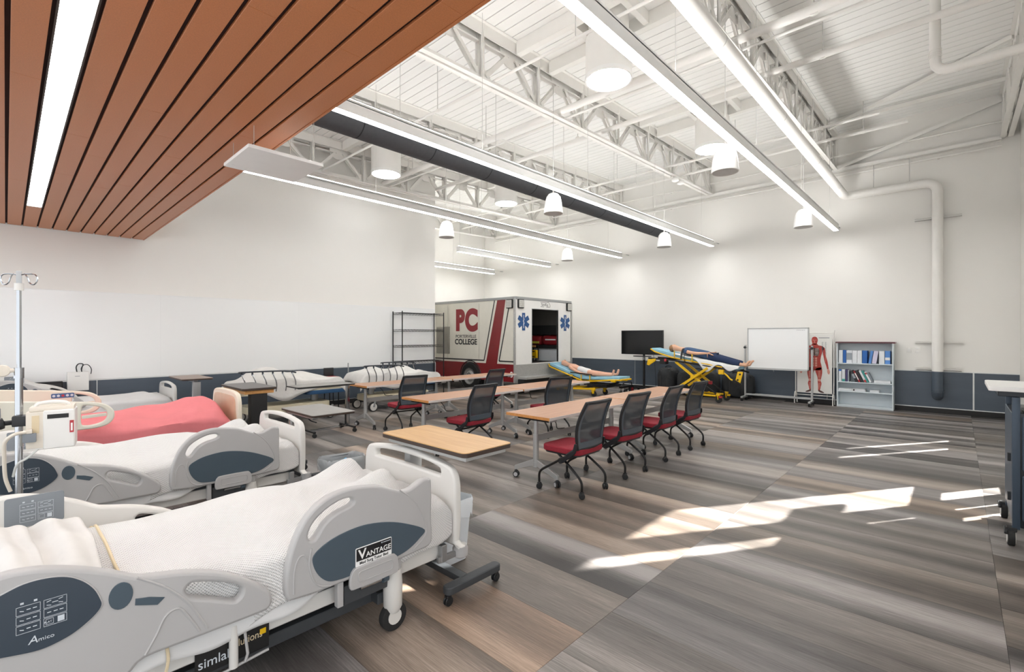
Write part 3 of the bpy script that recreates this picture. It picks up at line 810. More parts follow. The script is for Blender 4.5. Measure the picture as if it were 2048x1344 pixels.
def keypad(M, w, h, parent, m='print_light'):
    """outlined bed-control buttons"""
    L = .0011; R_ = []
    def box(a0, a1, b0, b1):
        R_.extend([(a0, a1, b0, b0 + L), (a0, a1, b1 - L, b1), (a0, a0 + L, b0, b1), (a1 - L, a1, b0, b1)])
    for c in range(2):
        for r_ in range(3):
            a0 = c * w * .53; a1 = a0 + w * .47; b0 = r_ * h * .34; b1 = b0 + h * .31
            box(a0, a1, b0, b1); cb = (b0 + b1) / 2
            if c == 1 and r_ == 0:
                R_.append((a0 + w * .28, a0 + w * .42, b0 + h * .05, b1 - h * .05)); box(a0 + w * .04, a0 + w * .2, b0 + h * .05, b1 - h * .05)
            elif c == 1 and r_ == 2:
                for q in (.06, .3): R_.extend([(a0 + w * q, a0 + w * (q + .09), cb + .004, cb + .006, .003), (a0 + w * q, a0 + w * (q + .09), cb - .006, cb - .004, -.003)])
                R_.append((a0 + w * .17, a0 + w * .29, cb - .001, cb + .001))
            else:
                for q in (.07, .2, .32): R_.append((a0 + w * q, a0 + w * (q + .08), cb - .0012, cb + .0012, (-.003 if q == .07 and c == 0 else 0)))
    for q in (.08, .34):
        R_.append((w * q, w * q + .008, h * 1.06, h * 1.06 + .006))
    return flat_print('button_print', R_, M, m, parent)
def side_view(y): return basis((0, y, 0), (1, 0, 0), (0, 0, 1))     # (x, z) on a plane facing the camera side

def grid_uv(vs, nu, nv):
    """cloth coordinates in metres: arc length along and across the grid"""
    out = [(0, 0)] * len(vs); P_ = [Vector(v) for v in vs]; W_ = nu + 1
    for j in range(nv + 1):
        for i in range(nu + 1):
            k = j * W_ + i
            out[k] = ((out[k - 1][0] + (P_[k] - P_[k - 1]).length) if i else 0, (out[k - W_][1] + (P_[k] - P_[k - W_]).length) if j else 0)
    return out
def blanket_fn(dx, dy, lump=1.0, hem=.36):
    def f(u, v):
        x = -.32 + u * 2.24
        end = max(0, (x - 1.80) / .12)
        xx = min(x, 1.80) + .045 * min(1, end * 2.5) * (1 if end > 0 else 0)
        n0, n1 = 2.243, 3.195
        if v < .18:
            k = v / .18; hz = hem + .018 * math.sin(7 * x + 1) + .012 * math.sin(17 * x) - .03 * max(0, 1 - abs(x - .55) / .3)
            y = n0 - .012 - .016 * math.sin(9 * x) * (1 - k) - .012 * (1 - k); z = hz + (.575 - hz) * k
        elif v > .86:
            k = (1 - v) / .14; y = n1 + .02; z = .42 + (.575 - .42) * k
        else:
            k = (v - .18) / .68; y = n0 + (n1 - n0) * k
            e = min(k, 1 - k); z = .575 + .03 * min(1, e / .07) ** .5
            body = math.exp(-((y - 2.74) / .30) ** 2)
            prof = 1 if x < 1.1 else max(.1, 1 - (x - 1.1) / .6)
            z += lump * (.115 * body * prof * (1 if x > .1 else .85))
            z += lump * (.15 * math.exp(-((x - 1.585) / (.20 if x < 1.585 else .09)) ** 2 - ((y - 2.99) / .11) ** 2) + .13 * math.exp(-((x - 1.61) / (.18 if x < 1.61 else .08)) ** 2 - ((y - 2.60) / .11) ** 2))
            z += lump * .03 * math.exp(-((x - 1.0) / .2) ** 2 - ((y - 2.95) / .15) ** 2)
            z += .006 * math.sin(11 * x + 4 * y) + .004 * math.sin(23 * y - 5 * x)
        if end > 0:
            z = z - (z - .40) * min(1, end) ** 1.3
        return (xx + dx, y + dy, z)
    return f

def grey_bed(dx, dy, label, sign=False, cover='waffle', foot_rail=True, far_rail=True, rail_up=0.0, lump=1.0, parts_full=True):
    t = thing('hospital_bed', (.8 + dx, 2.7 + dy, 0), label, 'hospital bed', 'hospital beds in a row')
    def X(v): return v + dx
    def Y(v): return v + dy
    # undercarriage
    b = MB()
    for y in (2.29, 3.13): b.box(X(-.3), X(1.80), Y(y - .025), Y(y + .025), .25, .335)
    for x in (-.25, .55, 1.42, 1.78): b.box(X(x - .03), X(x + .03), Y(2.29), Y(3.13), .26, .32)
    b.build('bed_frame', 'bed_light', t, bev=.006, seg=1)
    b = MB()
    for y in (2.36, 3.06): b.box(X(-.25), X(1.5), Y(y - .03), Y(y + .03), .13, .19)
    for x in (-.2, 1.4): b.box(X(x - .04), X(x + .04), Y(2.26), Y(3.14), .14, .2)
    b.bar((X(.2), Y(2.5), .16), (X(.9), Y(2.5), .3), .05, .05); b.bar((X(.2), Y(2.9), .16), (X(.9), Y(2.9), .3), .05, .05)
    b.build('undercarriage', 'bed_frame_dark', t, bev=.004, seg=1)
    MB().box(X(-.32), X(1.82), Y(2.26), Y(3.17), .335, .39).build('deck', 'bed_frame_dark', t, bev=.008)
    MB().box(X(-.32), X(1.81), Y(2.262), Y(3.18), .385, .575).build('mattress', 'sheet_white', t, bev=.05, seg=3)
    for x in (-.2, 1.43):
        for y in (2.225, 3.17):
            w = MB().cyl((X(x), Y(y - .02), .075), (X(x), Y(y + .02), .075), .075, n=24).build('caster', 'rubber', t, bev=.008)
            MB().cyl((X(x), Y(y - .024), .075), (X(x), Y(y + .024), .075), .04, n=16).build('hub', 'bed_light', w)
            b = MB(); b.lathe([(.035, .1), (.05, .13), (.052, .24), (.046, .33)], 16, (X(x), Y(y), 0)); b.build('caster_column', 'bed_light', t)
    # blanket
    b = MB().grid(blanket_fn(dx, dy, lump), 110, 70)
    b.build('blanket', cover, t, angle=80, uvs=grid_uv(b.v, 110, 70), fixn=True, solid=.004)
    # plain sheet showing below the blanket's hem
    def hang(u, v):
        x = .2 + 1.02 * u; low = .315 + .02 * math.sin(6 * x + .5) + .012 * math.sin(19 * x) + .05 * u * u
        return (x + dx, 2.216 + dy + .012 * math.sin(13 * x + 2 * v) * (1 - v) + .012 * v, low + (.44 - low) * v)
    MB().grid(hang, 50, 8).build('sheet_hem', 'sheet_white', t, angle=80, solid=.003)
    # footboard with its grab slot
    F0 = 1.875
    out = [(2.235, .31), (2.215, .34), (2.205, .45), (2.205, .62), (2.212, .70), (2.235, .752), (2.29, .785), (2.5, .812), (2.73, .822), (2.96, .812), (3.17, .785), (3.225, .752), (3.248, .70), (3.255, .62), (3.255, .45), (3.245, .34), (3.225, .31)]
    hole = [(2.375, .712), (2.352, .72), (2.352, .745), (2.375, .76), (2.5, .777), (2.73, .785), (2.96, .777), (3.085, .76), (3.108, .745), (3.108, .72), (3.085, .712), (2.9, .715), (2.73, .717), (2.55, .715)]
    plate('footboard', [p[:] for p in cmr([(a + dy, c) for a, c in out], 4)], [cmr([(a + dy, c) for a, c in hole], 4)], .05, .014, basis((X(F0), 0, 0), (0, 1, 0), (0, 0, 1)), 'bed_light', t)
    for y in (2.235, 3.225):
        b = MB(); b.lathe([(.03, .225), (.045, .235), (.048, .28), (.04, .3)], 18, (X(1.915), Y(y), 0)); b.build('corner_bumper', 'bed_grey', t)
        b = MB(); b.box(X(1.74), X(1.90), Y(y - .012), Y(y + .012), .24, .275); b.box(X(1.76), X(1.80), Y(y - .016), Y(y + .016), .24, .34); b.build('bumper_arm', 'steel_grey', t, bev=.003, seg=1)
    # side rails on the near side
    if foot_rail:
        M = side_view(Y(2.2))
        rail = plate('foot_rail', cmr(sh(FR, dx), 4), [cmr(sh(FS_, dx), 4)], .05, .012, M, 'bed_grey', t)
        plate('inset', cmr(sh(FO, dx), 5), [], .008, .002, side_view(Y(2.174)), 'bed_slate', rail)
        MB().tube([(X(a), Y(2.175), c) for a, c in cmr([(.965, .60), (.955, .53), (.975, .45), (1.01, .41), (1.06, .395)], 5, False)], .005, n=6).build('raised_line', 'bed_grey', rail)
        MB().tube([(X(a), Y(2.175), c) for a, c in cmr([(.885, .42), (.888, .52), (.905, .572), (.93, .58), (.945, .55)], 5, False)], .004, n=6).build('raised_line', 'bed_grey', rail)
        MB().tube([(X(a), Y(2.175), c) for a, c in cmr([(1.44, .757), (1.52, .69), (1.58, .60), (1.615, .50), (1.59, .45), (1.52, .41)], 5, False)], .004, n=6).build('raised_line', 'bed_grey', rail)
        br = plate('bracket', cmr([(X(1.15), .345), (X(1.15), .40), (X(1.165), .43), (X(1.2), .44), (X(1.37), .44), (X(1.405), .43), (X(1.42), .40), (X(1.42), .345), (X(1.38), .335), (X(1.19), .335)], 3), [], .02, .004, side_view(Y(2.165)), 'bed_grey', rail)
        MB().tube([(X(a), Y(2.154), c) for a, c in cmr(rrect(1.19, 1.385, .365, .415, .015), 1)], .0025, n=6, closed=True).build('groove', 'bed_grey', br)
        b = MB(); b.box(X(1.1), X(1.13), Y(2.19), Y(2.225), .26, .40); b.box(X(1.42), X(1.46), Y(2.19), Y(2.225), .28, .40); b.build('link_arm', 'bed_grey', t, bev=.004)
        b = MB(); b.box(X(1.14), X(1.40), Y(2.205), Y(2.25), .25, .345); b.build('latch_housing', 'bed_frame_dark', t, bev=.008)
        MB().cyl((X(1.22), Y(2.195), .315), (X(1.36), Y(2.195), .315), .013, n=12).build('latch_bar', 'chrome', t)
        MB().cyl((X(1.345), Y(2.192), .315), (X(1.375), Y(2.192), .315), .022, n=14).build('latch_knob', 'bed_slate', t)
        if sign:
            sg = plate('sign_plate', rrect(X(1.18), X(1.384), .437, .53, .006), [], .003, .0008, side_view(Y(2.166)), 'print_white', rail)
            flat_print('sign_field', [(X(1.184), X(1.38), .465, .526)], side_view(Y(2.1643)), 'amb_black', sg)
            text('V', .066, basis((X(1.215), Y(2.1628), .4935), (1, 0, 0), (0, 0, 1)), 'print_white', 'sign_lettering', sg, bold=.0012, sx=1.05)
            text('ANTAGE', .036, basis((X(1.307), Y(2.1628), .4845), (1, 0, 0), (0, 0, 1)), 'print_white', 'sign_lettering', sg, bold=.0003)
            text('Med Surg Tutor Bed', .0195, basis((X(1.282), Y(2.1643), .4515), (1, 0, 0), (0, 0, 1)), 'print_black', 'sign_lettering', sg, bold=.0003)
            flat_print('sign_emblem', [(X(1.332), X(1.374), .516, .519), (X(1.322), X(1.328), .515, .521)], side_view(Y(2.1628)), 'print_light', sg)
    def head_rail(yc, face, inner):
        M = side_view(Y(yc)); rz = rail_up
        rail = plate('head_rail', cmr(sh(HR, dx, rz), 4), [cmr(sh(HS_, dx, rz), 4)], .05, .014, M, 'bed_light' if inner else 'bed_grey', t)
        f0 = Y(yc - .026)
        if inner:
            pn = plate('control_panel', rrect(X(-.005), X(.198), .675 + rz, .82 + rz, .012), [], .006, .001, side_view(f0), 'panel_grey', rail)
            keypad(basis((X(.045), f0 - .0042, .70 + rz), (1, 0, 0), (0, 0, 1)), .115, .085, pn)
        else:
            pn = plate('control_panel', cmr(sh(HO, dx, rz), 5), [], .008, .002, side_view(f0), 'bed_panel', rail)
            MB().tube([(X(a), f0, c + rz) for a, c in cmr(HO, 4)], .0035, n=6, closed=True).build('panel_rim', 'bed_grey', rail)
            keypad(basis((X(.022), f0 - .0052, .633 + rz), (1, 0, 0), (0, 0, 1)), .118, .088, pn)
            text('FLAT', .0085, basis((X(.095), f0 - .0058, .6455 + rz), (1, 0, 0), (0, 0, 1)), 'print_light', 'button_lettering', pn)
            text('A', .034, basis((X(.062), f0 - .0055, .602 + rz), (1, 0, .0), (.18, 0, 1)), 'print_light', 'maker_lettering', pn)
            text('mico', .017, basis((X(.091), f0 - .0055, .598 + rz), (1, 0, 0), (0, 0, 1)), 'print_light', 'maker_lettering', pn, sx=1.15)
            plate('round_inset', [(X(.281) + .034 * math.cos(a), .655 + rz + .047 * math.sin(a)) for a in [R(15 * k) for k in range(24)]], [], .006, .001, side_view(f0), 'bed_slate', rail)
            plate('wedge_inset', sh([(0.322, 0.628), (0.364, 0.618), (0.409, 0.599), (0.387, 0.58), (0.355, .592), (0.321, 0.605)], dx, rz), [], .006, .001, side_view(f0), 'bed_slate', rail)
            for q in (HA, HA2): MB().tube([(X(a), f0 + .001, c + rz) for a, c in cmr(q, 5, False)], .005, n=6).build('raised_line', 'bed_grey', rail)
    head_rail(2.2, 0, False)
    if far_rail: head_rail(3.25, 0, True)
    return t
B1 = 'grey-railed hospital bed with white waffle blanket and a lettered sign on its rail'
bed = grey_bed(0, 0, B1, sign=True)
# sheet folded over at the head, tie cord
b = MB()
def fold(x0, x1, z0, wob, ph):
    def f(u, v):
        y = 2.275 + v * .9; k = (v - .5) * 2; c = 1 - abs(k) ** 3
        z = z0 + .05 * c + .022 * math.sin(math.pi * u) + .010 * math.sin(u * 11 + 3 * v + ph) * c + .006 * math.sin(v * 17 + ph) - .13 * max(0, abs(k) - .78) / .22
        x = x0 + (x1 - x0) * u + wob * math.sin(3.2 * v + ph)
        return (x, y, z)
    return f
MB().grid(fold(.05, .235, .675, .018, .5), 20, 40).build('turned_down_sheet', 'sheet_wrinkled', bed, angle=80, solid=.01)
MB().grid(fold(-.05, .085, .69, .025, 2.0), 20, 40).build('turned_down_sheet', 'sheet_wrinkled', bed, angle=80, solid=.012)
def pil(u, v):
    a = 2 * math.pi * u; p = -math.pi / 2 + math.pi * v
    def se(c, e): return math.copysign(abs(c) ** e, c)
    return (-.16 + .19 * se(math.cos(p), .5) * se(math.cos(a), .5), 2.72 + .36 * se(math.cos(p), .5) * se(math.sin(a), .5), .665 + .055 * math.sin(p) + .012 * math.sin(5 * a + 3 * p) * math.cos(p))
MB().grid(pil, 40, 20).build('pillow', 'sheet_wrinkled', bed, angle=80)
bf = blanket_fn(0, 0)
MB().tube([Vector(bf((.27 + .012 * math.sin(9 * v) + .32) / 2.24 + .02 * (1 - v), v)) + Vector((0, 0, .006)) for v in [.19 + .66 * k / 26 for k in range(27)]], .006, n=6).build('tie_cord', 'cord_beige', bed)
# maker's plate on the frame
sp_ = MB().box(.525, .81, 2.255, 2.262, .19, .30).build('maker_plate', 'print_black', bed, bev=.002, seg=1)
text('simlab', .055, basis((.60, 2.2535, .235), (1, 0, 0), (0, 0, 1)), 'print_light', 'plate_lettering', sp_, sx=.95)
text('solutions', .045, basis((.715, 2.2535, .262), (1, 0, 0), (0, 0, 1)), 'cord_beige', 'plate_lettering', sp_, sx=.8)
flat_print('plate_emblem', [(.77, .795, .258, .282)], side_view(2.2535), 'yellow', sp_)
b = MB(); b.cyl((.66, 2.235, .18), (.66, 2.235, .36), .018, n=12); b.build('release_post', 'bed_light', bed)
b = MB(); b.tube([(.7, 2.23, .33), (.71, 2.22, .22), (.70, 2.22, .19)], .006, n=6); b.tube([(.56, 2.235, .17), (.8, 2.235, .19)], .006, n=6); b.build('hook_rod', 'bed_grey', bed)
MB().tube(cmr([(.42, 2.24, .42), (.425, 2.2, .34), (.40, 2.21, .25), (.35, 2.25, .2)], 5, False), .006, n=6).build('rail_cord', 'cord_beige', bed)

grey_bed(.01, 2.215, 'grey-railed hospital bed with white waffle blanket behind the infusion pump', lump=1.0)
grey_bed(-.01, 7.0 - .04, 'grey hospital bed with a plain white sheet along the whiteboard wall', cover='sheet_white', foot_rail=False, rail_up=.16, lump=.35)

# cream bed under a pink cover
t = thing('hospital_bed', (.8, 6.7, 0), 'cream hospital bed covered with a salmon pink sheet', 'hospital bed', 'hospital beds in a row')
b = MB()
for y in (6.3, 7.1): b.box(-.3, 1.8, y - .025, y + .025, .3, .38)
for x in (-.2, .6, 1.5): b.box(x - .03, x + .03, 6.3, 7.1, .3, .36)
b.build('bed_frame', 'bed_cream', t, bev=.006, seg=1)
b = MB(); b.box(-.2, 1.5, 6.35, 7.05, .14, .22); b.build('undercarriage', 'bed_frame_dark', t, bev=.01)
for x in (-.15, 1.45):
    for y in (6.3, 7.1):
        w = MB().cyl((x, y - .02, .07), (x, y + .02, .07), .07, n=20).build('caster', 'rubber', t, bev=.006)
        MB().cyl((x, y, .1), (x, y, .3), .025, n=10).build('caster_stem', 'bed_cream', t)
MB().box(-.32, 1.82, 6.26, 7.14, .4, .6).build('mattress', 'sheet_white', t, bev=.05, seg=3)
def pink(u, v):
    x = .2 + u * 1.68; n0, n1 = 6.24, 7.16
    end = max(0, (x - 1.74) / .14); xx = min(x, 1.74) + .09 * min(1, 2 * end)
    if v < .2: k = v / .2; y = n0 - .02 - .02 * math.sin(8 * x) * (1 - k); z = .42 + .02 * math.sin(6 * x) + .2 * k
    elif v > .85: k = (1 - v) / .15; y = n1 + .02; z = .45 + .17 * k
    else:
        k = (v - .2) / .65; y = n0 + (n1 - n0) * k; e = min(k, 1 - k)
        z = .62 + .05 * min(1, e / .1) + .09 * math.exp(-((y - 6.8) / .3) ** 2) * (.6 + .4 * math.sin(1.2 * x))
        z += .09 * math.exp(-((x - 1.55) / .25) ** 2) * math.exp(-((y - 6.75) / .35) ** 2) + .008 * math.sin(14 * x + 9 * y) + .012 * math.sin(5 * y - 7 * x)
    if end > 0: z -= (z - .45) * min(1, end) ** 1.2
    z += .02 * max(0, x - 1.3) * math.sin(30 * (x - .6 * v)) 
    return (xx, y, z)
MB().grid(pink, 90, 60).build('blanket', 'sheet_pink', t, angle=80, solid=.004)
MB().box(-.3, .3, 6.28, 7.12, .6, .68).build('head_sheet', 'sheet_white', t, bev=.035, seg=3)
out = cmr([(6.22, .4), (6.2, .5), (6.2, .72), (6.225, .84), (6.29, .895), (6.45, .915), (6.7, .92), (6.95, .915), (7.11, .895), (7.175, .84), (7.2, .72), (7.2, .5), (7.18, .4)], 5)
plate('footboard', out, [], .05, .015, basis((1.9, 0, 0), (0, 1, 0), (0, 0, 1)), 'bed_cream', t)
fb2 = cmr([(6.28, .46), (6.27, .7), (6.3, .82), (6.4, .855), (6.7, .862), (7.0, .855), (7.1, .82), (7.13, .7), (7.12, .46)], 5)
plate('footboard_inset', fb2, [], .008, .002, basis((1.873, 0, 0), (0, 1, 0), (0, 0, 1)), 'cream_inset', t)
for y, m, dz in ((6.2, 'bed_cream2', 0), (7.15, 'bed_cream', .03)):
    out = cmr([(-.35, .72), (-.36, .85), (-.33, .99), (-.2, 1.01), (.1, .985), (.37, .958), (.594, .93), (.69, .895), (.745, .83), (.745, .755), (.70, .70), (.62, .675), (.5, .67), (.2, .67), (-.3, .68)], 5)
    hole = cmr([(.50, .74), (.505, .88), (.53, .905), (.62, .885), (.675, .85), (.695, .80), (.675, .745), (.61, .715), (.53, .71)], 4)
    rail = plate('head_rail', [(a, c + dz) for a, c in out], [[(a, c + dz) for a, c in hole]], .04, .012, side_view(y), m, t)
    MB().bar((.505, y, .79 + dz), (.69, y, .80 + dz), .025, .03).build('grip_bar', m, rail, bev=.006)
    MB().cyl((.3, y - .024, .72), (.3, y - .018, .72), .012, n=10).build('bolt', 'black_plastic', rail)
    MB().box(.12, .2, y + .0, y + .03, .38, .7).build('rail_arm', 'bed_cream', t, bev=.006)
    if dz:
        plate('button_strip', rrect(.335, .52, .875 + dz, .925 + dz, .012), [], .006, .001, side_view(y - .022), 'blue_btn', rail)
        for k in range(5):
            plate('button', [(.356 + .036 * k + .013 * math.cos(R(30 * q)), .90 + dz + .013 * math.sin(R(30 * q))) for q in range(12)], [], .004, .001, side_view(y - .0265), ('print_light', 'print_light', 'label_red', 'print_light', 'print_light')[k], rail)
    else:
        plate('tilt_gauge', rrect(-.2, -.03, .84, .95, .02), [], .004, .001, side_view(y - .021), 'panel_grey', rail)

# infusion pole with pump between the two grey beds
t = thing('infusion_pole', (.052, 3.9, 0), 'chrome infusion pole with hooks standing between the two grey-railed beds', 'infusion pole')
px_, py_ = .052, 3.9
MB().cyl((px_, py_, .1), (px_, py_, 1.36), .017, n=16).build('lower_pole', 'chrome', t)
MB().cyl((px_, py_, 1.3), (px_, py_, 1.86), .011, n=14).build('upper_pole', 'chrome', t)
MB().cyl((px_, py_, 1.34), (px_, py_, 1.40), .022, n=16).build('collar', 'chrome', t)
MB().cyl((px_, py_, 1.84), (px_, py_, 1.88), .02, n=12).build('cap', 'bed_light', t)
MB().box(px_ - .012, px_ + .012, py_ - .012, py_ + .012, 1.86, 1.95).build('hook_block', 'steel_grey', t, bev=.004)
for s_ in (-1, 1):
    d = Vector((.72, -.69, 0)) * s_
    c = Vector((px_, py_, 1.925))
    MB().tube(cmr([c, c + d * .04 + Vector((0, 0, .008)), c + d * .085 + Vector((0, 0, .005)), c + d * .1 + Vector((0, 0, -.02)), c + d * .085 + Vector((0, 0, -.05)), c + d * .06 + Vector((0, 0, -.045)), c + d * .045 + Vector((0, 0, -.01)), c + d * .03 + Vector((0, 0, .01))], 5, False), .0035, n=6).build('hook', 'chrome', t)
b = MB(); b.cyl((px_, py_, 1.385), (px_ - .05, py_ + .0, 1.385), .012, n=10); b.lathe([(.006, -.014), (.03, -.012), (.034, 0), (.03, .012), (.006, .014)], 16, (px_ - .065, py_ - .0, 1.385), Matrix.Rotation(R(90), 3, 'X').to_4x4()); b.build('clamp_knob', 'pump_cream', t)
for k in range(5):
    a = R(72 * k); MB().tube([(px_, py_, .13), (px_ + .15 * math.cos(a), py_ + .15 * math.sin(a), .1), (px_ + .25 * math.cos(a), py_ + .25 * math.sin(a), .085)], .014, n=8).build('base_leg', 'chrome', t)
    caster(t, px_ + .25 * math.cos(a), py_ + .25 * math.sin(a), .035, .04)
t = thing('infusion_pump', (.18, 3.88, .93), 'boxy off-white infusion pump with a black slot and red label clamped to the pole', 'infusion pump')
Mp = Matrix.Translation((.055, 3.87, 0)) @ Matrix.Rotation(R(-8), 4, 'Z')
MB().box(.10, .235, -.07, .10, .935, 1.155, Mp).build('housing', 'pump_white', t, bev=.012, seg=3)
MB().box(.03, .105, -.065, .095, .945, 1.15, Mp).build('rear_case', 'pump_cream', t, bev=.008)
MB().box(.04, .23, -.05, .09, 1.15, 1.175, Mp).build('top_tray', 'pump_cream', t, bev=.01)
MB().tube([Mp @ Vector(p) for p in cmr([(.06, 0, 1.165), (.075, .0, 1.19), (.13, .0, 1.198), (.19, .0, 1.19), (.205, 0, 1.165)], 4, False)], .01, n=8).build('carry_handle', 'pump_white', t)
MB().box(.118, .208, -.073, -.069, 1.108, 1.132, Mp).build('slot', 'print_black', t)
lb = MB().box(.212, .230, -.0735, -.0695, 1.02, 1.09, Mp).build('warning_label', 'label_red', t)
MB().box(.217, .225, -.0745, -.073, 1.03, 1.075, Mp).build('label_print', 'print_white', lb)
MB().box(.055, .085, -.068, -.064, 1.03, 1.13, Mp).build('rating_label', 'cord_beige', t)
MB().box(-.03, .035, -.03, .04, 1.07, 1.13, Mp).build('clamp', 'black_plastic', t, bev=.01)
b = MB(); b.cyl(Mp @ Vector((-.02, 0, 1.095)), Mp @ Vector((-.06, -.02, 1.095)), .014, n=12); b.lathe([(.01, -.02), (.03, -.016), (.034, 0), (.03, .016), (.01, .02)], 10, Mp @ Vector((-.075, -.03, 1.095)), Matrix.Rotation(R(80), 4, 'Y')); b.build('clamp_knob', 'black_plastic', t, bev=.002, seg=1)
b = MB(); b.box(.02, .075, -.09, -.065, .985, 1.035, Mp); b.build('power_socket', 'panel_grey', t, bev=.006)
b = MB(); b.box(.03, .06, -.095, -.07, 1.035, 1.06, Mp); b.build('plug', 'pump_cream', t, bev=.006)
MB().tube([Mp @ Vector(p) for p in cmr([(.035, -.09, 1.045), (-.01, -.11, 1.04), (-.045, -.1, 1.0), (-.05, -.08, .92), (-.048, -.06, .8), (-.03, -.05, .72)], 6, False)], .009, n=8).build('power_cord', 'pump_cream', t)
MB().tube([Mp @ Vector(p) for p in cmr([(.08, -.06, .94), (.04, -.08, .90), (.0, -.08, .87), (-.02, -.05, .8)], 6, False)], .006, n=8).build('drip_tube', 'tube_clear', t)

# box with cords on the wall behind the last bed
t = thing('wall_box', (.80, 10.4, .75), 'white flat box with black cords looped on top, on the wall behind the beds', 'equipment box')
MB().box(.67, .93, 10.33, 10.44, .70, 1.0).build('case', 'pump_white', t, bev=.008)
MB().box(.76, .82, 10.327, 10.33, .93, .937).build('badge', 'panel_grey', t)
MB().tube(cmr([(.79, 10.38, .99), (.78, 10.38, 1.08), (.81, 10.37, 1.13), (.86, 10.36, 1.12), (.84, 10.37, 1.05), (.85, 10.38, .99)], 6, False), .008, n=8).build('cord', 'black_plastic', t)
MB().tube(cmr([(.84, 10.37, .99), (.86, 10.36, 1.1), (.92, 10.35, 1.11), (.96, 10.35, 1.04), (.955, 10.36, .96)], 6, False), .006, n=8).build('cord', 'black_plastic', t)
t = thing('bedside_cabinet', (.42, 10.3, 0), 'low black cabinet against the wall left of the corded white box', 'cabinet')
MB().box(.25, .62, 10.3, 10.44, .02, .86).build('body', 'amb_dark', t, bev=.006)
MB().box(.27, .60, 10.29, 10.3, .5, .83).build('drawer', 'black_plastic', t, bev=.004)
MB().box(.38, .48, 10.278, 10.291, .68, .69).build('handle', 'steel_grey', t)
# ================================================================ training tables and chairs
def make_table(label):
    t = thing('training_table', (0, 0, 0), label, 'table', 'folding training tables')
    L, Wd = .912, .305
    top = MB().box(-L + .003, L - .003, -Wd + .003, Wd - .003, .712, .742).build('tabletop', 'table_wood', t, bev=.002, seg=1)
    for s_ in (-1, 1):
        MB().box(-L, L, s_ * (Wd - .0015) - .0025, s_ * (Wd - .0015) + .0025, .712, .7415).build('long_edge', 'edge_pale', top, bev=.001, seg=1)
        MB().box(s_ * (L - .0015) - .0025, s_ * (L - .0015) + .0025, -Wd, Wd, .712, .7415).build('end_edge', 'table_edge', top, bev=.001, seg=1)
    pp = MB().box(-.02, .16, -.26, -.2, .7415, .7445).build('power_port', 'edge_pale', t, bev=.002, seg=1)
    MB().box(.0, .14, -.235, -.225, .7445, .7455).build('port_slot', 'panel_grey', pp)
    for s_ in (-1, 1):
        x = s_ * .765
        MB().cyl((x, 0, .2), (x, 0, .52), .031, n=20).build('leg', 'alu', t)
        MB().cyl((x, 0, .5), (x, 0, .69), .025, n=20).build('leg_sleeve', 'alu', t)
        b = MB(); b.box(x - .05, x + .05, -.22, .22, .672, .69); b.box(x - .06, x + .06, -.1, .1, .69, .712); b.build('top_bracket', 'black_metal', t, bev=.003, seg=1)
        MB().box(x - .06, x + .06, -.235, -.225, .675, .705).build('bracket_plate', 'alu', t, bev=.002, seg=1)
        for q in (-1, 1):
            b = MB()
            b.poly([(x - .018, q * .02, .175), (x - .018, q * .02, .25), (x - .018, q * .29, .135), (x - .018, q * .305, .125), (x - .018, q * .305, .085), (x - .018, q * .27, .09)], (.036, 0, 0))
            b.build('foot_arm', 'alu', t, bev=.003, seg=1)
            caster(t, x, q * .29, .034, .052, top=.1, ang=R(90 + 25 * q))
        MB().cyl((x, 0, .165), (x, 0, .215), .034, n=20).build('foot_hub', 'alu', t)
    MB().box(-.74, .74, .02, .045, .43, .50).build('cross_beam', 'alu', t, bev=.004, seg=1)
    MB().tube(cmr([(-.5, .03, .7), (-.42, .0, .6), (-.36, .02, .52), (-.2, .04, .5)], 5, False), .005, n=6).build('cable', 'black_plastic', t)
    return t
TAB = [((4.695, 3.335, 0), 'wood-top folding table with four chairs, its half nearer the oak overbed table', ), ((6.545, 3.335, 0), 'wood-top folding table in the row with four chairs, its half nearer the bookcase'),
       ((4.64, 5.28, 0), 'wood-top folding table in the middle row, its half nearer the beds'), ((6.49, 5.28, 0), 'wood-top folding table in the middle row, its half nearer the low yellow cot'),
       ((5.02, 7.47, 0), 'wood-top folding table in the rear row in front of a stretcher'), ((6.87, 7.47, 0), 'wood-top folding table in the rear row in front of the ambulance wheel')]
t0 = make_table(TAB[0][1]); bpy.context.view_layer.update()
for loc, lb in TAB[1:]: clone(t0, loc, 0, lb)
t0.location = TAB[0][0]

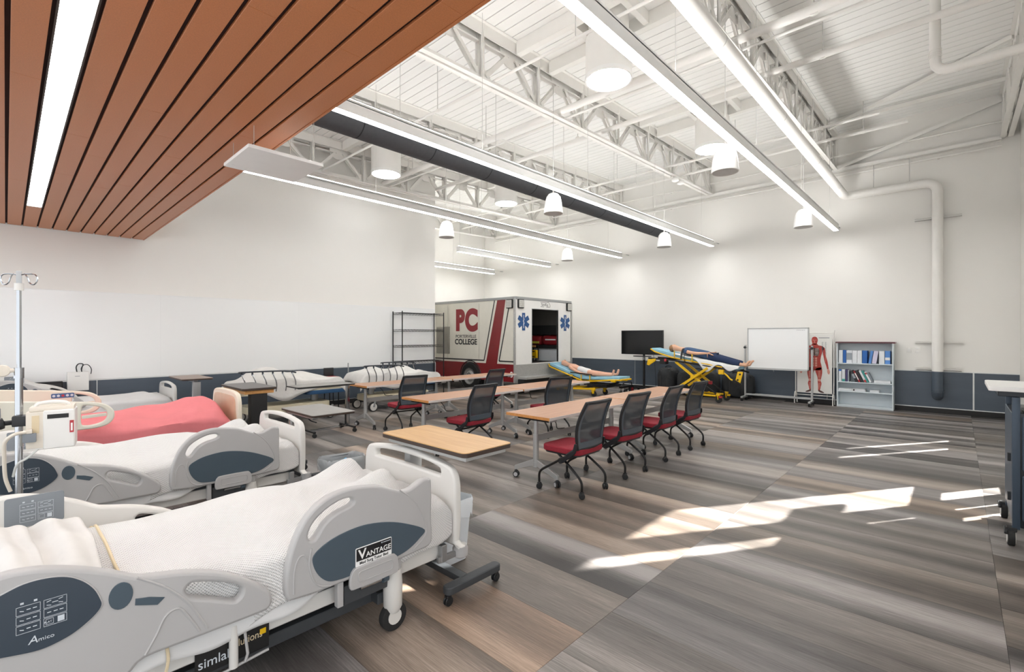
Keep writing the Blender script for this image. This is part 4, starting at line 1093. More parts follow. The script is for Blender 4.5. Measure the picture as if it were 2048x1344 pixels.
def make_chair(label):
    t = thing('mesh_chair', (0, 0, 0), label, 'chair', 'mesh-back nesting chairs')
    # seat cushion
    b = MB()
    def seat(u, v):
        x = (u - .5) * 2; y = (v - .5) * 2
        return (.235 * x * (1 - .06 * max(0, y) ** 2), .015 + .235 * y, .468 + .014 * (1 - x ** 4) * (1 - y ** 4) - .02 * max(0, y) ** 3 - .012 * max(0, -y) ** 4)
    pts = rrect(-.24, .24, -.235, .24, .08)
    b.poly([(a, c, .408) for a, c in pts], (0, 0, .06))
    b.build('seat', 'seat_red', t, bev=.02, seg=3)
    MB().poly([(a * .93, c * .93 + .001, .39) for a, c in pts], (0, 0, .02)).build('seat_pan', 'black_plastic', t, bev=.004, seg=1)
    # back: curved frame with a mesh panel
    def bk(a, c):      # a in -1..1 across, c in 0..1 up
        z = .468 + .465 * c; w = .205 + .025 * math.sin(math.pi * min(1, c * 1.05)) + .01 * c
        y = -.205 + .03 * math.sin(math.pi * c) - .075 * c - .035 * c * c - .02 * (1 - a * a)
        return Vector((a * w, y, z))
    loop = [bk(-1 + 2 * k / 10, 0) for k in range(11)] + [bk(1, k / 10) for k in range(1, 11)] + [bk(1 - 2 * k / 10, 1) for k in range(1, 11)] + [bk(-1, 1 - k / 10) for k in range(1, 10)]
    MB().tube(loop, .016, n=8, closed=True).build('back_frame', 'chair_frame_dark', t)
    def band(c0, c1, th):
        m = MB(); N = 14
        for k in range(N):
            a0, a1 = -1 + 2 * k / N, -1 + 2 * (k + 1) / N
            p = [bk(a0, c0), bk(a1, c0), bk(a1, c1), bk(a0, c1)]
            m.poly([q - Vector((0, th, 0)) for q in p], (0, th * 2, 0))
        return m
    band(.0, .14, .012).build('lower_band', 'chair_frame', t)
    band(.95, 1.0, .012).build('top_band', 'chair_frame', t)
    for s_ in (-1, 1):
        m = MB()
        for k in range(12):
            c0, c1 = .05 + .9 * k / 12, .05 + .9 * (k + 1) / 12
            p = [bk(s_ * .86, c0), bk(s_ * 1.0, c0), bk(s_ * 1.0, c1), bk(s_ * .86, c1)]
            m.poly([q - Vector((0, .013, 0)) for q in p], (0, .026, 0))
        m.build('side_band', 'chair_frame', t)
    MB().grid(lambda u, v: bk(-.9 + 1.8 * u, .08 + .9 * v), 12, 14).build('mesh_panel', 'chair_mesh', t, angle=80)
    for s_ in (-1, 1): MB().tube([bk(s_ * .95, .02), (s_ * .235, -.17, .45), (s_ * .24, -.1, .40)], .018, n=8).build('back_support', 'chair_frame_dark', t)
    for s_ in (-1, 1):
        MB().poly([(s_ * .242, y_, z_) for y_, z_ in ((-.225, .53), (-.195, .53), (-.175, .46), (-.05, .365), (-.01, .335), (-.035, .31), (-.09, .345), (-.2, .43), (-.225, .48))], (s_ * .012, 0, 0)).build('side_bracket', 'chair_frame_dark', t, bev=.003, seg=1)
    # crossed leg tubes
    for s_ in (-1, 1):
        MB().tube(cmr([(s_ * .235, -.17, .44), (s_ * .24, -.08, .385), (s_ * .24, .12, .265), (s_ * .24, .225, .20), (s_ * .24, .255, .15), (s_ * .24, .255, .07)], 4, False), .0125, n=8).build('leg', 'black_metal', t)
        caster(t, s_ * .24, .255, .03, .048, mh='black_plastic', top=.08, ang=R(60 * s_))
        MB().tube(cmr([(s_ * .17, .10, .41), (s_ * .18, .02, .36), (s_ * .2, -.14, .255), (s_ * .208, -.225, .19), (s_ * .21, -.255, .14), (s_ * .21, -.255, .07)], 4, False), .0125, n=8).build('leg', 'black_metal', t)
        caster(t, s_ * .21, -.255, .03, .048, mh='black_plastic', top=.08, ang=R(-40 * s_ + 90))
    b = MB(); b.bar((-.24, -.02, .335), (.24, -.02, .335), .018, .018); b.bar((-.2, .06, .405), (.2, .06, .405), .03, .02); b.build('cross_tube', 'black_metal', t)
    for s_ in (-1, 1): MB().cyl((s_ * .2, -.02, .335), (s_ * .25, -.02, .335), .03, n=12).build('pivot', 'black_plastic', t, bev=.004, seg=1)
    return t
CH = [((4.03, 2.915), 'mesh-back chair nearest the oak overbed table, first of the four in line'), ((4.9, 2.925), 'mesh-back chair second in the line of four from the beds'), ((5.87, 2.945), 'mesh-back chair third in the line of four from the beds'), ((6.69, 2.95), 'mesh-back chair last in the line of four, nearest the yellow wheeled cot'),
      ((4.33, 4.87), 'mesh-back chair at the middle table row, nearer the beds'), ((5.98, 4.80), 'mesh-back chair at the middle table row, nearer the low cot'), ((4.57, 6.72), 'mesh-back chair at the rear table row with a stretcher beyond'), ((6.46, 6.78), 'mesh-back chair at the rear table row with the ambulance beyond')]
c0 = make_chair(CH[0][1]); bpy.context.view_layer.update()
for i, ((x, y), lb) in enumerate(CH[1:]): clone(c0, (x, y, 0), R((-3, 2, -2, 4, -14, -5, 3)[i]), lb)
c0.location = (CH[0][0][0], CH[0][0][1], 0)

# ================================================================ overbed tables
def overbed(label, x0, x1, y0, y1, z, mtop, medge, col_end, along='y', rim=.03, chrome=True, apron=None, colw=None, colx=0, under=False):
    """table top on one column at an end of its length, base with casters under it"""
    t = thing('overbed_table', ((x0 + x1) / 2, (y0 + y1) / 2, 0), label, 'overbed table', 'overbed tables')
    pts = rrect(x0, x1, y0, y1, .035)
    top = MB().poly([(a, c, z - .012) for a, c in pts], (0, 0, .012)).build('tabletop', mtop, t)
    MB().poly([((a - (x0 + x1) / 2) * 1.004 + (x0 + x1) / 2, (c - (y0 + y1) / 2) * 1.003 + (y0 + y1) / 2, z - rim) for a, c in pts], (0, 0, rim - .003)).build('edge_band', medge, top, bev=.003, seg=1)
    if apron:
        b = MB(); g = .03
        b.box(x0 + g, x1 - g, y0 + g, y1 - g, z - rim - .05, z - rim); b.build('apron', apron, t, bev=.004, seg=1)
    ma = 'chrome' if chrome else 'black_metal'
    if along == 'y':
        cx = (x0 + x1) / 2 + colx; cy = y1 - .1 if col_end > 0 else y0 + .1
        if under: MB().box(x0 + .03, x1 - .03, y0 + .03, y1 - .05, z - rim - .03, z - rim - .002).build('under_frame', 'alu', t, bev=.004, seg=1)
        MB().box(cx - .03, cx + .03, y0 + .12, y1 - .06, z - rim - .035, z - rim).build('support_rail', 'steel_grey', t, bev=.004, seg=1)
        w = colw or (.05, .035)
        MB().box(cx - w[0], cx + w[0], cy - w[1], cy + w[1], .09, z - rim - .03).build('column', 'steel_grey' if not colw else ('amb_dark' if apron else 'chrome'), t, bev=.006)
        if not colw: MB().box(cx + w[0] - .004, cx + w[0] + .004, cy - .012, cy + .012, .15, z - .1).build('column_strip', 'chrome', t)
        bx = cx - .08
        MB().box(bx - .03, bx + .03, min(y0 + .13, cy), max(cy, y0 + .13), .075, .115).build('base_beam', 'bed_frame_dark', t, bev=.008)
        for yy in (y0 + .12, cy + .02):
            MB().poly([(a, c, .07) for a, c in rrect(cx - .25, cx + .19, yy - .035, yy + .035, .03)], (0, 0, .045)).build('base_foot', 'bed_frame_dark', t, bev=.012, seg=3)
            for xx in (cx - .225, cx + .165): caster(t, xx, yy, .028, .03, top=.08, mh='black_plastic')
        b = MB(); b.tube(cmr([(cx, y0 + .3, z - rim - .04), (cx + .02, y0 + .27, z - rim - .07), (cx + .05, y0 + .2, z - rim - .085)], 4, False), .006, n=6); b.build('height_lever', 'black_plastic', t)
    else:
        cy = (y0 + y1) / 2; cx = x1 - .03 if col_end > 0 else x0 + .1
        MB().box(x0 + .1, x1 - .02, cy - .03, cy + .03, z - rim - .03, z - rim).build('support_rail', 'steel_grey', t, bev=.004, seg=1)
        MB().box(cx - .03, cx + .03, cy - .022, cy + .022, .07, z - rim - .02).build('column', 'chrome', t, bev=.006)
        MB().box(cx - .045, cx - .03, cy - .01, cy + .01, .1, .35).build('cable_cover', 'black_plastic', t)
        MB().box(x0 + .25, cx, cy - .022, cy + .022, .06, .09).build('base_beam', 'chrome', t, bev=.004, seg=1)
        for xx in (x0 + .25, cx):
            MB().box(xx - .02, xx + .02, cy - .25, cy + .25, .07, .095).build('base_foot', 'black_metal', t, bev=.006)
            for yy in (cy - .24, cy + .24): caster(t, xx, yy, .032, .04, top=.09, mh='black_plastic')
    return t
overbed('oak-topped overbed table standing at the foot of the nearest bed', 1.80, 2.2, 2.06, 2.95, .905, 'oak_top', 'edge_dark', 1, under=True)
overbed('grey-topped overbed table at the foot of the second grey bed', 2.18, 2.66, 4.88, 5.72, .75, 'top_grey', 'edge_dark', 1, rim=.025, colx=-.16, colw=(.024, .02))
overbed('overbed table with thin black-edged top and chrome post beside the rear table row', 3.02, 3.97, 7.28, 7.72, .80, 'top_grey', 'print_black', 1, along='x', rim=.022)
overbed('brown-topped overbed table between the pink-covered bed and the wall', 1.75, 2.15, 8.2, 9.05, .95, 'top_brown', 'edge_dark', -1, rim=.025)
overbed('overbed table with charcoal top, oak apron and broad black column', 2.08, 2.5, 6.68, 7.6, .9, 'top_charcoal', 'edge_dark', -1, apron='oak_apron', colw=(.1, .06), chrome=False)

# ================================================================ waste bins
def bin_(label, x, y, a, b_, h, m, liner, tissue=False):
    t = thing('waste_bin', (x, y, 0), label, 'waste bin', 'waste bins with liners')
    B = MB(); n = 32
    def ring(k, z, r=.05): return [Vector((x + px * k, y + py * k, z)) for px, py in rrect(-a, a, -b_, b_, r)]
    for z0, z1, k0, k1 in ((.0, h, .74, 1.0),):
        r0, r1 = ring(k0, .004), ring(k1, h); N = len(r0)
        r2, r3 = ring(k1 * .97, h), ring(k0 * .96, .02)
        vs = r0 + r1 + r2 + r3; fs = []
        for q in range(3): fs += [[q * N + i, q * N + (i + 1) % N, (q + 1) * N + (i + 1) % N, (q + 1) * N + i] for i in range(N)]
        fs += [list(range(N - 1, -1, -1)), [3 * N + i for i in range(N)]]
        B.add(vs, fs)
    B.build('bin_body', m, t)
    L = MB(); prof = [(1.03, h - .1), (1.06, h - .05), (1.05, h + .012), (1.0, h + .02), (.95, h - .01), (.9, h - .08), (.8, h - .22)]
    vs = []; N = None
    for j, (k, z) in enumerate(prof):
        rr = ring(k, z)
        N = len(rr)
        for i, v in enumerate(rr): vs.append(v + Vector((rnd.uniform(-.006, .006), rnd.uniform(-.006, .006), rnd.uniform(-.01, .01) * (2 if j == 0 else 1))))
    fs = [[j * N + i, j * N + (i + 1) % N, (j + 1) * N + (i + 1) % N, (j + 1) * N + i] for j in range(len(prof) - 1) for i in range(N)]
    L.add(vs, fs).build('liner_bag', liner, t, fixn=False, angle=70)
    if tissue: MB().poly([(x - .03, y - .05, h - .06), (x + .08, y - .03, h - .045), (x + .07, y + .05, h - .02), (x - .04, y + .03, h - .05)], (.0, .0, .006)).build('paper_scrap', 'tissue_blue', t)
bin_('grey bin with a clear plastic liner beside the foot of the second bed', 2.22, 4.34, .185, .13, .40, 'bin_grey', 'grey_liner', True)
bin_('white bin with a plastic liner behind the footboard of the nearest bed', 2.15, 2.62, .14, .10, .42, 'bin_white', 'bin_white')
# ================================================================ ambulance box
AX0, AX1, AY0, AY1 = 9.15, 11.65, 8.49, 13.1
t = thing('ambulance', (10.4, 10.8, 0), 'white ambulance box with maroon stripes, college lettering and an open rear doorway', 'ambulance')
amb = t
MB().box(AX0, AX0 + .04, AY0, AY1, .36, 2.6).build('side_panel', 'amb_cream', t, bev=.004, seg=1)
MB().box(AX1 - .04, AX1, AY0, AY1, .36, 2.6).build('far_side_panel', 'amb_white', t)
MB().box(AX0, AX1, AY0, AY1, 2.56, 2.62).build('roof', 'amb_white', t, bev=.01)
MB().box(AX0 + .04, AX1 - .04, AY1 - .04, AY1, .36, 2.56).build('front_panel', 'amb_white', t)
MB().box(AX0 + .04, AX1 - .04, AY0 + .05, AY1 - .04, .76, .83).build('inner_floor', 'amb_dark', t)
Mr = basis((0, AY0 + .02, 0), (1, 0, 0), (0, 0, 1))
plate('rear_panel', [(AX0 + .02, .82), (AX1 - .02, .82), (AX1 - .02, 2.58), (AX0 + .02, 2.58)], [[(9.84, .84), (10.995, .84), (10.995, 2.32), (9.84, 2.32)]], .04, .002, Mr, 'amb_white', t)
b = MB(); b.box(9.825, 9.84, AY0 - .004, AY0 + .05, .83, 2.335); b.box(10.995, 11.01, AY0 - .004, AY0 + .05, .83, 2.335); b.box(9.825, 11.01, AY0 - .004, AY0 + .05, 2.32, 2.335)
b.build('door_surround', 'steel_grey', t, smooth=False)
MB().box(AX0 - .002, AX1 + .002, AY0 - .012, AY0 + .03, .34, .82).build('tread_skirt', 'diamond', t, smooth=False)
b = MB(); b.box(AX0 + .12, AX1 - .12, AY0 - .3, AY0, .44, .5); b.build('rear_step', 'diamond', t, bev=.01)
b = MB(); b.box(AX0 + .1, AX1 - .1, AY0 - .22, AY0 - .02, .3, .44); b.build('bumper', 'amb_dark', t, bev=.01)
for x in (AX0, AX1): MB().box(x - .025, x + .025, AY0 - .018, AY0 + .03, .34, 2.56).build('corner_post', 'diamond', t, bev=.008)
b = MB(); b.box(AX0 - .012, AX0 + .03, AY0, AY1, 2.55, 2.625); b.build('roof_trim', 'steel_grey', t, bev=.006, seg=1)
MB().box(AX0, AX1, AY0 - .012, AY0 + .03, 2.55, 2.625).build('roof_trim', 'steel_grey', t, bev=.006, seg=1)
Ms = basis((AX0 - .002, 0, 0), (0, -1, 0), (0, 0, 1))          # (−y, z) on the logo side
def side_poly(name, pts, m, off=0, par=t): return MB().poly([(AX0 - .002 - off, y, z) for y, z in pts], (-.0015, 0, 0)).build(name, m, par, smooth=False)
side_poly('lower_band', [(AY0 + .03, .36), (AY1, .36), (AY1, .825), (AY0 + .03, .825)], 'amb_red')
side_poly('slant_stripe', [(9.14, 2.55), (8.83, 2.55), (9.15, .82), (9.59, .82)], 'amb_red')
def side_line(pts, w=.035):
    b = MB()
    for p, q in zip(pts[:-1], pts[1:]): b.bar((AX0 - .0035, p[0], p[1]), (AX0 - .0035, q[0], q[1]), w, .002, up=(1, 0, 0))
    return b.build('pin_stripe', 'amb_black', t, smooth=False)
side_line([(9.245, 2.55), (9.66, .90), (AY1, .90)]); side_line([(8.69, 2.4), (9.07, .90), (AY0 + .03, .90)])
for s_ in (9.9 + 1.35, 9.62 + .25): MB().box(AX0 - .003, AX0 + .01, s_ - .003, s_ + .003, .92, 2.5).build('panel_joint', 'vent_grey', t)
text('P', .80, Ms @ Matrix.Translation((-10.69, 2.012, .001)), 'amb_logo_red', 'side_lettering', t, bold=.05, sx=.9)
text('C', .84, Ms @ Matrix.Translation((-10.19, 2.005, .002)), 'amb_cream', 'side_lettering', t, bold=.068, sx=.9)
text('C', .82, Ms @ Matrix.Translation((-10.19, 2.005, .004)), 'amb_logo_red', 'side_lettering', t, bold=.05, sx=.9)
text('PORTERVILLE', .128, Ms @ Matrix.Translation((-10.435, 1.565, .001)), 'amb_black', 'side_lettering', t, bold=.001, sx=1.18)
text('COLLEGE', .215, Ms @ Matrix.Translation((-10.435, 1.405, .001)), 'amb_black', 'side_lettering', t, bold=.007, sx=1.06)
text('S', .2, Ms @ Matrix.Translation((-8.61, .55, .003)), 'print_white', 'side_lettering', t, bold=.008)
# vent grille with louvres
vg = MB().box(AX0 - .02, AX0, 11.15, 11.78, 1.05, 1.86).build('vent_panel', 'vent_grey', t, bev=.004, seg=1)
for k in range(18): MB().box(AX0 - .028, AX0 - .018, 11.19, 11.74, 1.1 + .041 * k, 1.122 + .041 * k).build('louvre', 'vent_grey', vg)
# wheel
w = MB(); wy, wz = 10.23, .43
w.lathe([(.22, -.02), (.36, -.02), (.41, .02), (.42, .1), (.41, .2), (.36, .24), (.22, .24)], 40, (AX0 - .03, wy, wz), Matrix.Rotation(R(90), 4, 'Y'), caps=False); w = w.build('tyre', 'tyre', t)
MB().lathe([(.02, -.0), (.1, -.01), (.16, .03), (.2, .02), (.235, -.01), (.235, .04)], 32, (AX0 - .045, wy, wz), Matrix.Rotation(R(90), 4, 'Y')).build('rim', 'steel_grey', w)
for k in range(8): MB().cyl((AX0 - .068, wy + .09 * math.cos(R(45 * k)), wz + .09 * math.sin(R(45 * k))), (AX0 - .05, wy + .09 * math.cos(R(45 * k)), wz + .09 * math.sin(R(45 * k))), .012, n=6).build('wheel_nut', 'amb_dark', w)
MB().tube([(AX0 - .006, wy + .445 * math.cos(R(a)), wz + .445 * math.sin(R(a))) for a in range(-10, 195, 12)], .014, n=8).build('wheel_arch', 'amb_black', t)
# scene lamps
def lamp(p, ax):
    M = basis(p, ax, (0, 0, 1)); fr = plate('lamp_frame', rrect(-.11, .11, -.12, .12, .025), [], .05, .006, M, 'amb_dark', t)
    plate('lamp_lens', rrect(-.092, .092, -.1, .1, .015), [], .02, .004, M @ Matrix.Translation((0, 0, .028)), 'lamp_glass', fr)
    for q in (-.045, .0, .045): flat_print('lamp_ridge', [(-.075, .075, q - .004, q + .004)], M @ Matrix.Translation((0, 0, .039)), 'vent_grey', fr)
lamp((AX0 - .02, 8.66, 2.43), (0, -1, 0)); lamp((9.36, AY0 - .02, 2.44), (1, 0, 0)); lamp((11.5, AY0 - .02, 2.44), (1, 0, 0))
# six-armed blue rescue stars
for sx in (9.49, 11.33):
    e = MB(); g = MB()
    for a in (0, 60, 120):
        Mx = basis((sx, AY0 - .004, 1.965), (1, 0, 0), (0, 0, 1)) @ Matrix.Rotation(R(a), 4, 'Z')
        g.box(-.062, .062, -.235, .235, -.001, .002 + a * 1e-5, Mx)
    st = g.build('rescue_star', 'star_blue', t, smooth=False)
    b = MB(); b.box(sx - .008, sx + .008, AY0 - .0085, AY0 - .0065, 1.79, 2.15); b.build('star_staff', 'print_white', st)
    MB().tube(cmr([(sx - .02, AY0 - .008, 2.06), (sx + .03, AY0 - .008, 2.03), (sx - .03, AY0 - .008, 1.98), (sx + .025, AY0 - .008, 1.93), (sx - .02, AY0 - .008, 1.88)], 5, False), .007, n=6, flat=.3).build('star_snake', 'print_white', st)
# maker's logo over the doorway
text('SimRig', .115, basis((10.385, AY0 - .002, 2.455), (1, 0, 0), (0, 0, 1)), 'amb_black', 'rear_lettering', t, bold=-.001)
b = MB()
for p, q in (((10.2, 2.515), (10.48, 2.515)), ((10.48, 2.515), (10.55, 2.535)), ((10.55, 2.535), (10.62, 2.46)), ((10.62, 2.46), (10.62, 2.40)), ((10.62, 2.40), (10.45, 2.395)), ((10.2, 2.395), (10.35, 2.395))):
    b.bar((p[0], AY0 - .004, p[1]), (q[0], AY0 - .004, q[1]), .002, .009)
b.build('rear_logo_outline', 'amb_black', t, smooth=False)
# inside: bench along the far side, lockers over it
MB().box(AX0 + .05, AX1 - .05, 10.6, 10.66, .83, 2.55).build('bulkhead', 'amb_inner', t)
MB().box(11.56, 11.61, AY0 + .05, 10.6, .83, 2.55).build('inner_wall', 'amb_inner', t)
MB().box(11.15, 11.56, AY0 + .1, 10.6, 1.62, 1.9).build('inner_locker', 'amb_dark', t, bev=.01)
MB().box(11.2, 11.56, AY0 + .06, 10.6, .83, 1.2).build('bench', 'bin_white', t, bev=.01)
MB().box(11.15, 11.56, AY0 + .06, 10.6, 1.2, 1.3).build('bench_top', 'amb_dark', t, bev=.01)
# bags and carry chair kept in the doorway
def soft_bag(name, label, x0, x1, y0, y1, z0, z1, m, cat, group, straps=(), par=None, sag=.02):
    t = thing(name, ((x0 + x1) / 2, (y0 + y1) / 2, z0), label, cat, group)
    cx, cy, cz = (x0 + x1) / 2, (y0 + y1) / 2, (z0 + z1) / 2
    b = MB(); N = 20
    def f(u, v):
        a = 2 * math.pi * u; p = -math.pi / 2 + math.pi * v
        def se(c, e): return math.copysign(abs(c) ** e, c)
        return (cx + (x1 - x0) / 2 * se(math.cos(p), .45) * se(math.cos(a), .45) + .006 * math.sin(9 * a + 4 * p), cy + (y1 - y0) / 2 * se(math.cos(p), .45) * se(math.sin(a), .45), cz + (z1 - z0) / 2 * se(math.sin(p), .55) + sag * math.sin(3 * a) * (v > .5) * math.cos(p))
    b.grid(f, 32, 16).build('bag_body', m, t, angle=70)
    for nm, q, mm in straps: MB().box(*q).build(nm, mm, t, bev=.003, seg=1)
    return t
soft_bag('medic_bag', 'small red medic bag with a yellow band inside the ambulance doorway', 11.16, 11.5, 9.32, 9.68, 1.302, 1.6, 'red_bag', 'medical bag', 'red bags in the ambulance', [('band', (11.145, 11.16, 9.34, 9.66, 1.35, 1.42), 'yellow_label'), ('handle', (11.3, 11.34, 9.45, 9.55, 1.6, 1.615), 'red_bag')])
soft_bag('medic_bag', 'large red medic bag with a white stripe inside the ambulance doorway', 11.16, 11.52, 8.64, 9.26, 1.302, 1.6, 'red_bag', 'medical bag', 'red bags in the ambulance', [('stripe', (11.145, 11.16, 8.7, 9.1, 1.45, 1.49), 'print_white'), ('handle', (11.3, 11.34, 8.85, 9.0, 1.6, 1.615), 'red_bag')])
t = thing('carry_chair', (10.9, 9.35, .83), 'folded yellow carry chair standing in the ambulance doorway', 'carry chair')
MB().box(10.86, 10.93, 9.2, 9.42, .92, 1.16).build('back_plate', 'yellow', t, bev=.02)
for z in (.95, 1.1): MB().box(10.85, 10.861, 9.26, 9.36, z, z + .03).build('slot', 'amb_black', t)
MB().tube([(10.96, 9.21, .86), (10.96, 9.21, 1.28), (10.96, 9.3, 1.32)], .018, n=8).build('frame_tube', 'black_metal', t)
MB().tube([(10.96, 9.41, .86), (10.96, 9.41, 1.22)], .018, n=8).build('frame_tube', 'black_metal', t)
MB().box(10.9, 10.96, 9.3, 9.44, 1.24, 1.3).build('grip', 'oak_apron', t, bev=.01)
for y in (9.22, 9.40): MB().cyl((10.9, y - .02, .875), (10.9, y + .02, .875), .045, n=14).build('wheel', 'amb_dark', t)

# ================================================================ cots with manikins
def figure(name, V_, E_, m, parent, sub=2, root=0):
    """a continuous skinned body: V_ = (x, y, z, rx[, ry])"""
    me = bpy.data.meshes.new(name); me.from_pydata([v[:3] for v in V_], E_, [])
    me.materials.append(MATS[m])
    o = bpy.data.objects.new(name, me); COL.objects.link(o)
    md = o.modifiers.new('skin', 'SKIN'); md.use_smooth_shade = True; md.branch_smoothing = .6
    for i, v in enumerate(V_):
        me.skin_vertices[0].data[i].radius = (v[3], v[4] if len(v) > 4 else v[3])
        me.skin_vertices[0].data[i].use_root = (i == root)
    s_ = o.modifiers.new('sub', 'SUBSURF'); s_.levels = sub; s_.render_levels = sub
    if parent is not None: adopt(o, parent)
    return o
def wheel(parent, x, y, r=.075, w=.035, hub='yellow', fork='yellow', top=.2):
    o = MB().cyl((x - w / 2, y, r), (x + w / 2, y, r), r, n=20).build('wheel', 'rubber', parent, bev=.006)
    MB().cyl((x - w / 2 - .004, y, r), (x + w / 2 + .004, y, r), r * .5, n=14).build('hub', 'black_plastic', o)
    b = MB()
    for s_ in (-1, 1): b.bar((x + s_ * (w / 2 + .01), y, r), (x + s_ * (w / 2 + .01), y + .02, top), .012, .07)
    b.box(x - .035, x + .035, y - .03, y + .05, top - .03, top + .02)
    b.build('fork', fork, parent, bev=.006)
# --- raised cot by the bags
t = thing('ambulance_cot', (11.8, 4.8, 0), 'raised yellow ambulance cot on crossed legs carrying the dressed manikin', 'ambulance cot', 'yellow ambulance cots')
cot = t
def litter(y): return .80 + (y - 3.95) * .17            # height of the litter frame, head end (large y) higher
XC = 11.8
for s_ in (-1, 1):
    x = XC + s_ * .27
    MB().tube([(x, 3.62, litter(3.7) - .04), (x, 3.9, litter(3.9)), (x, 5.2, litter(5.2) - .05), (x, 5.92, litter(5.92) - .13)], .022, n=10).build('side_rail', 'black_metal', t)
    MB().tube([(x, 4.05, litter(4.05) + .03), (x, 5.3, litter(5.3) + .01), (x, 5.75, litter(5.75) + .07), (x, 5.86, litter(5.86) + .12)], .018, n=10).build('litter_tube', 'yellow', t)
    # crossed legs
    MB().bar((x - s_ * .03, 5.2, litter(5.2) - .08), (x - s_ * .03, 4.52, .42), .035, .06).build('cross_leg', 'yellow', t, bev=.005, seg=1)
    MB().bar((x - s_ * .03, 4.56, .45), (x - s_ * .03, 4.14, .17), .024, .035).build('cross_leg_slider', 'black_metal', t, bev=.004, seg=1)
    MB().bar((x + s_ * .02, 4.38, litter(4.38) - .06), (x + s_ * .02, 5.1, .30), .035, .06).build('cross_leg', 'yellow', t, bev=.005, seg=1)
    MB().bar((x + s_ * .02, 5.08, .31), (x + s_ * .02, 5.45, .17), .024, .035).build('cross_leg_slider', 'black_metal', t, bev=.004, seg=1)
    MB().box(x - s_ * .05 - .02, x - s_ * .05 + .02, 4.46, 4.55, .38, .46).build('slider_cuff', 'label_red', t, bev=.006)
    for y in (4.13, 5.5): wheel(t, x, y, .078)
    MB().box(x - .03, x + .03, 4.05, 4.12, .12, .16).build('brake_pedal', 'label_red' if s_ < 0 else 'yellow', t, bev=.006)
    # side guard posts
    for y in (5.2, 4.75): MB().bar((x + s_ * .04, y, litter(y)), (x + s_ * .04, y, litter(y) + .2), .02, .03).build('guard_post', 'yellow', t, bev=.004, seg=1)
    MB().bar((x - s_ * .02, 4.2, .16), (x - s_ * .02, 5.45, .16), .03, .04).build('base_rail', 'yellow', t, bev=.006)
MB().bar((XC - .27, 4.55, .18), (XC + .27, 4.55, .18), .03, .03).build('base_cross', 'yellow', t, bev=.006)
MB().bar((XC - .27, 5.4, .18), (XC + .27, 5.4, .18), .03, .03).build('base_cross', 'yellow', t, bev=.006)
MB().bar((XC - .25, 4.78, .585), (XC + .25, 4.78, .585), .08, .08).build('pivot_tube', 'yellow', t, bev=.01)
b = MB(); b.poly([(XC - .3, 3.64, .50), (XC - .3, 3.76, .50), (XC - .3, 3.7, .76), (XC - .3, 3.58, .76)], (.035, 0, 0)); b.build('foot_handle_plate', 'yellow', t, bev=.01)
b = MB(); b.poly([(XC - .303, 3.63, .68), (XC - .303, 3.67, .68), (XC - .303, 3.66, .72), (XC - .303, 3.62, .72)], (.002, 0, 0)); b.poly([(XC - .303, 3.68, .55), (XC - .303, 3.72, .55), (XC - .303, 3.71, .59), (XC - .303, 3.67, .59)], (.002, 0, 0)); b.build('plate_slot', 'amb_black', t)
MB().box(XC - .34, XC - .26, 4.0, 4.12, .68, .79).build('control_box', 'yellow', t, bev=.015)
MB().tube(cmr([(XC - .3, 4.02, .72), (XC - .31, 3.95, .68), (XC - .31, 3.85, .58), (XC - .31, 3.8, .56)], 4, False), .02, n=8).build('foot_handle', 'yellow', t)
MB().bar((XC - .3, 3.95, .66), (XC - .3, 3.62, .46), .03, .05).build('foot_bar', 'black_metal', t, bev=.006)
b = MB(); b.poly([(XC - .3, 5.70, 1.0), (XC - .3, 5.93, .97), (XC - .3, 5.96, .83), (XC - .3, 5.90, .81), (XC - .3, 5.72, .93)], (.05, 0, 0)); b.build('head_grip', 'yellow', t, bev=.015)
MB().box(XC - .29, XC - .1, 5.45, 5.6, .86, .98).build('release_unit', 'amb_dark', t, bev=.015)
MB().box(XC - .3, XC - .25, 5.42, 5.48, .93, 1.0).build('release_knob', 'label_red', t, bev=.015)
# mattress in two tilted sections
def pad(y0, y1, zf, m, nm, w=.25, th=.075, par=t):
    b = MB(); n = 8
    b.add([], [])
    for s_ in range(n):
        pass
    vs = []
    for k in range(n + 1):
        y = y0 + (y1 - y0) * k / n; z = zf(y)
        vs += [(XC_ - w, y, z), (XC_ + w, y, z), (XC_ + w, y, z + th), (XC_ - w, y, z + th)]
    fs = [[k * 4 + i, k * 4 + (i + 1) % 4, (k + 1) * 4 + (i + 1) % 4, (k + 1) * 4 + i] for k in range(n) for i in range(4)]
    fs += [[0, 1, 2, 3], [n * 4 + 3, n * 4 + 2, n * 4 + 1, n * 4]]
    return b.add(vs, fs).build(nm, m, par, bev=.022, seg=3)
XC_ = XC
pad(3.72, 4.75, lambda y: litter(y) + .03, 'pad_blue', 'leg_pad')
pad(4.72, 5.85, lambda y: litter(y) + .03 + .045 * max(0, y - 4.9), 'pad_blue', 'back_pad')
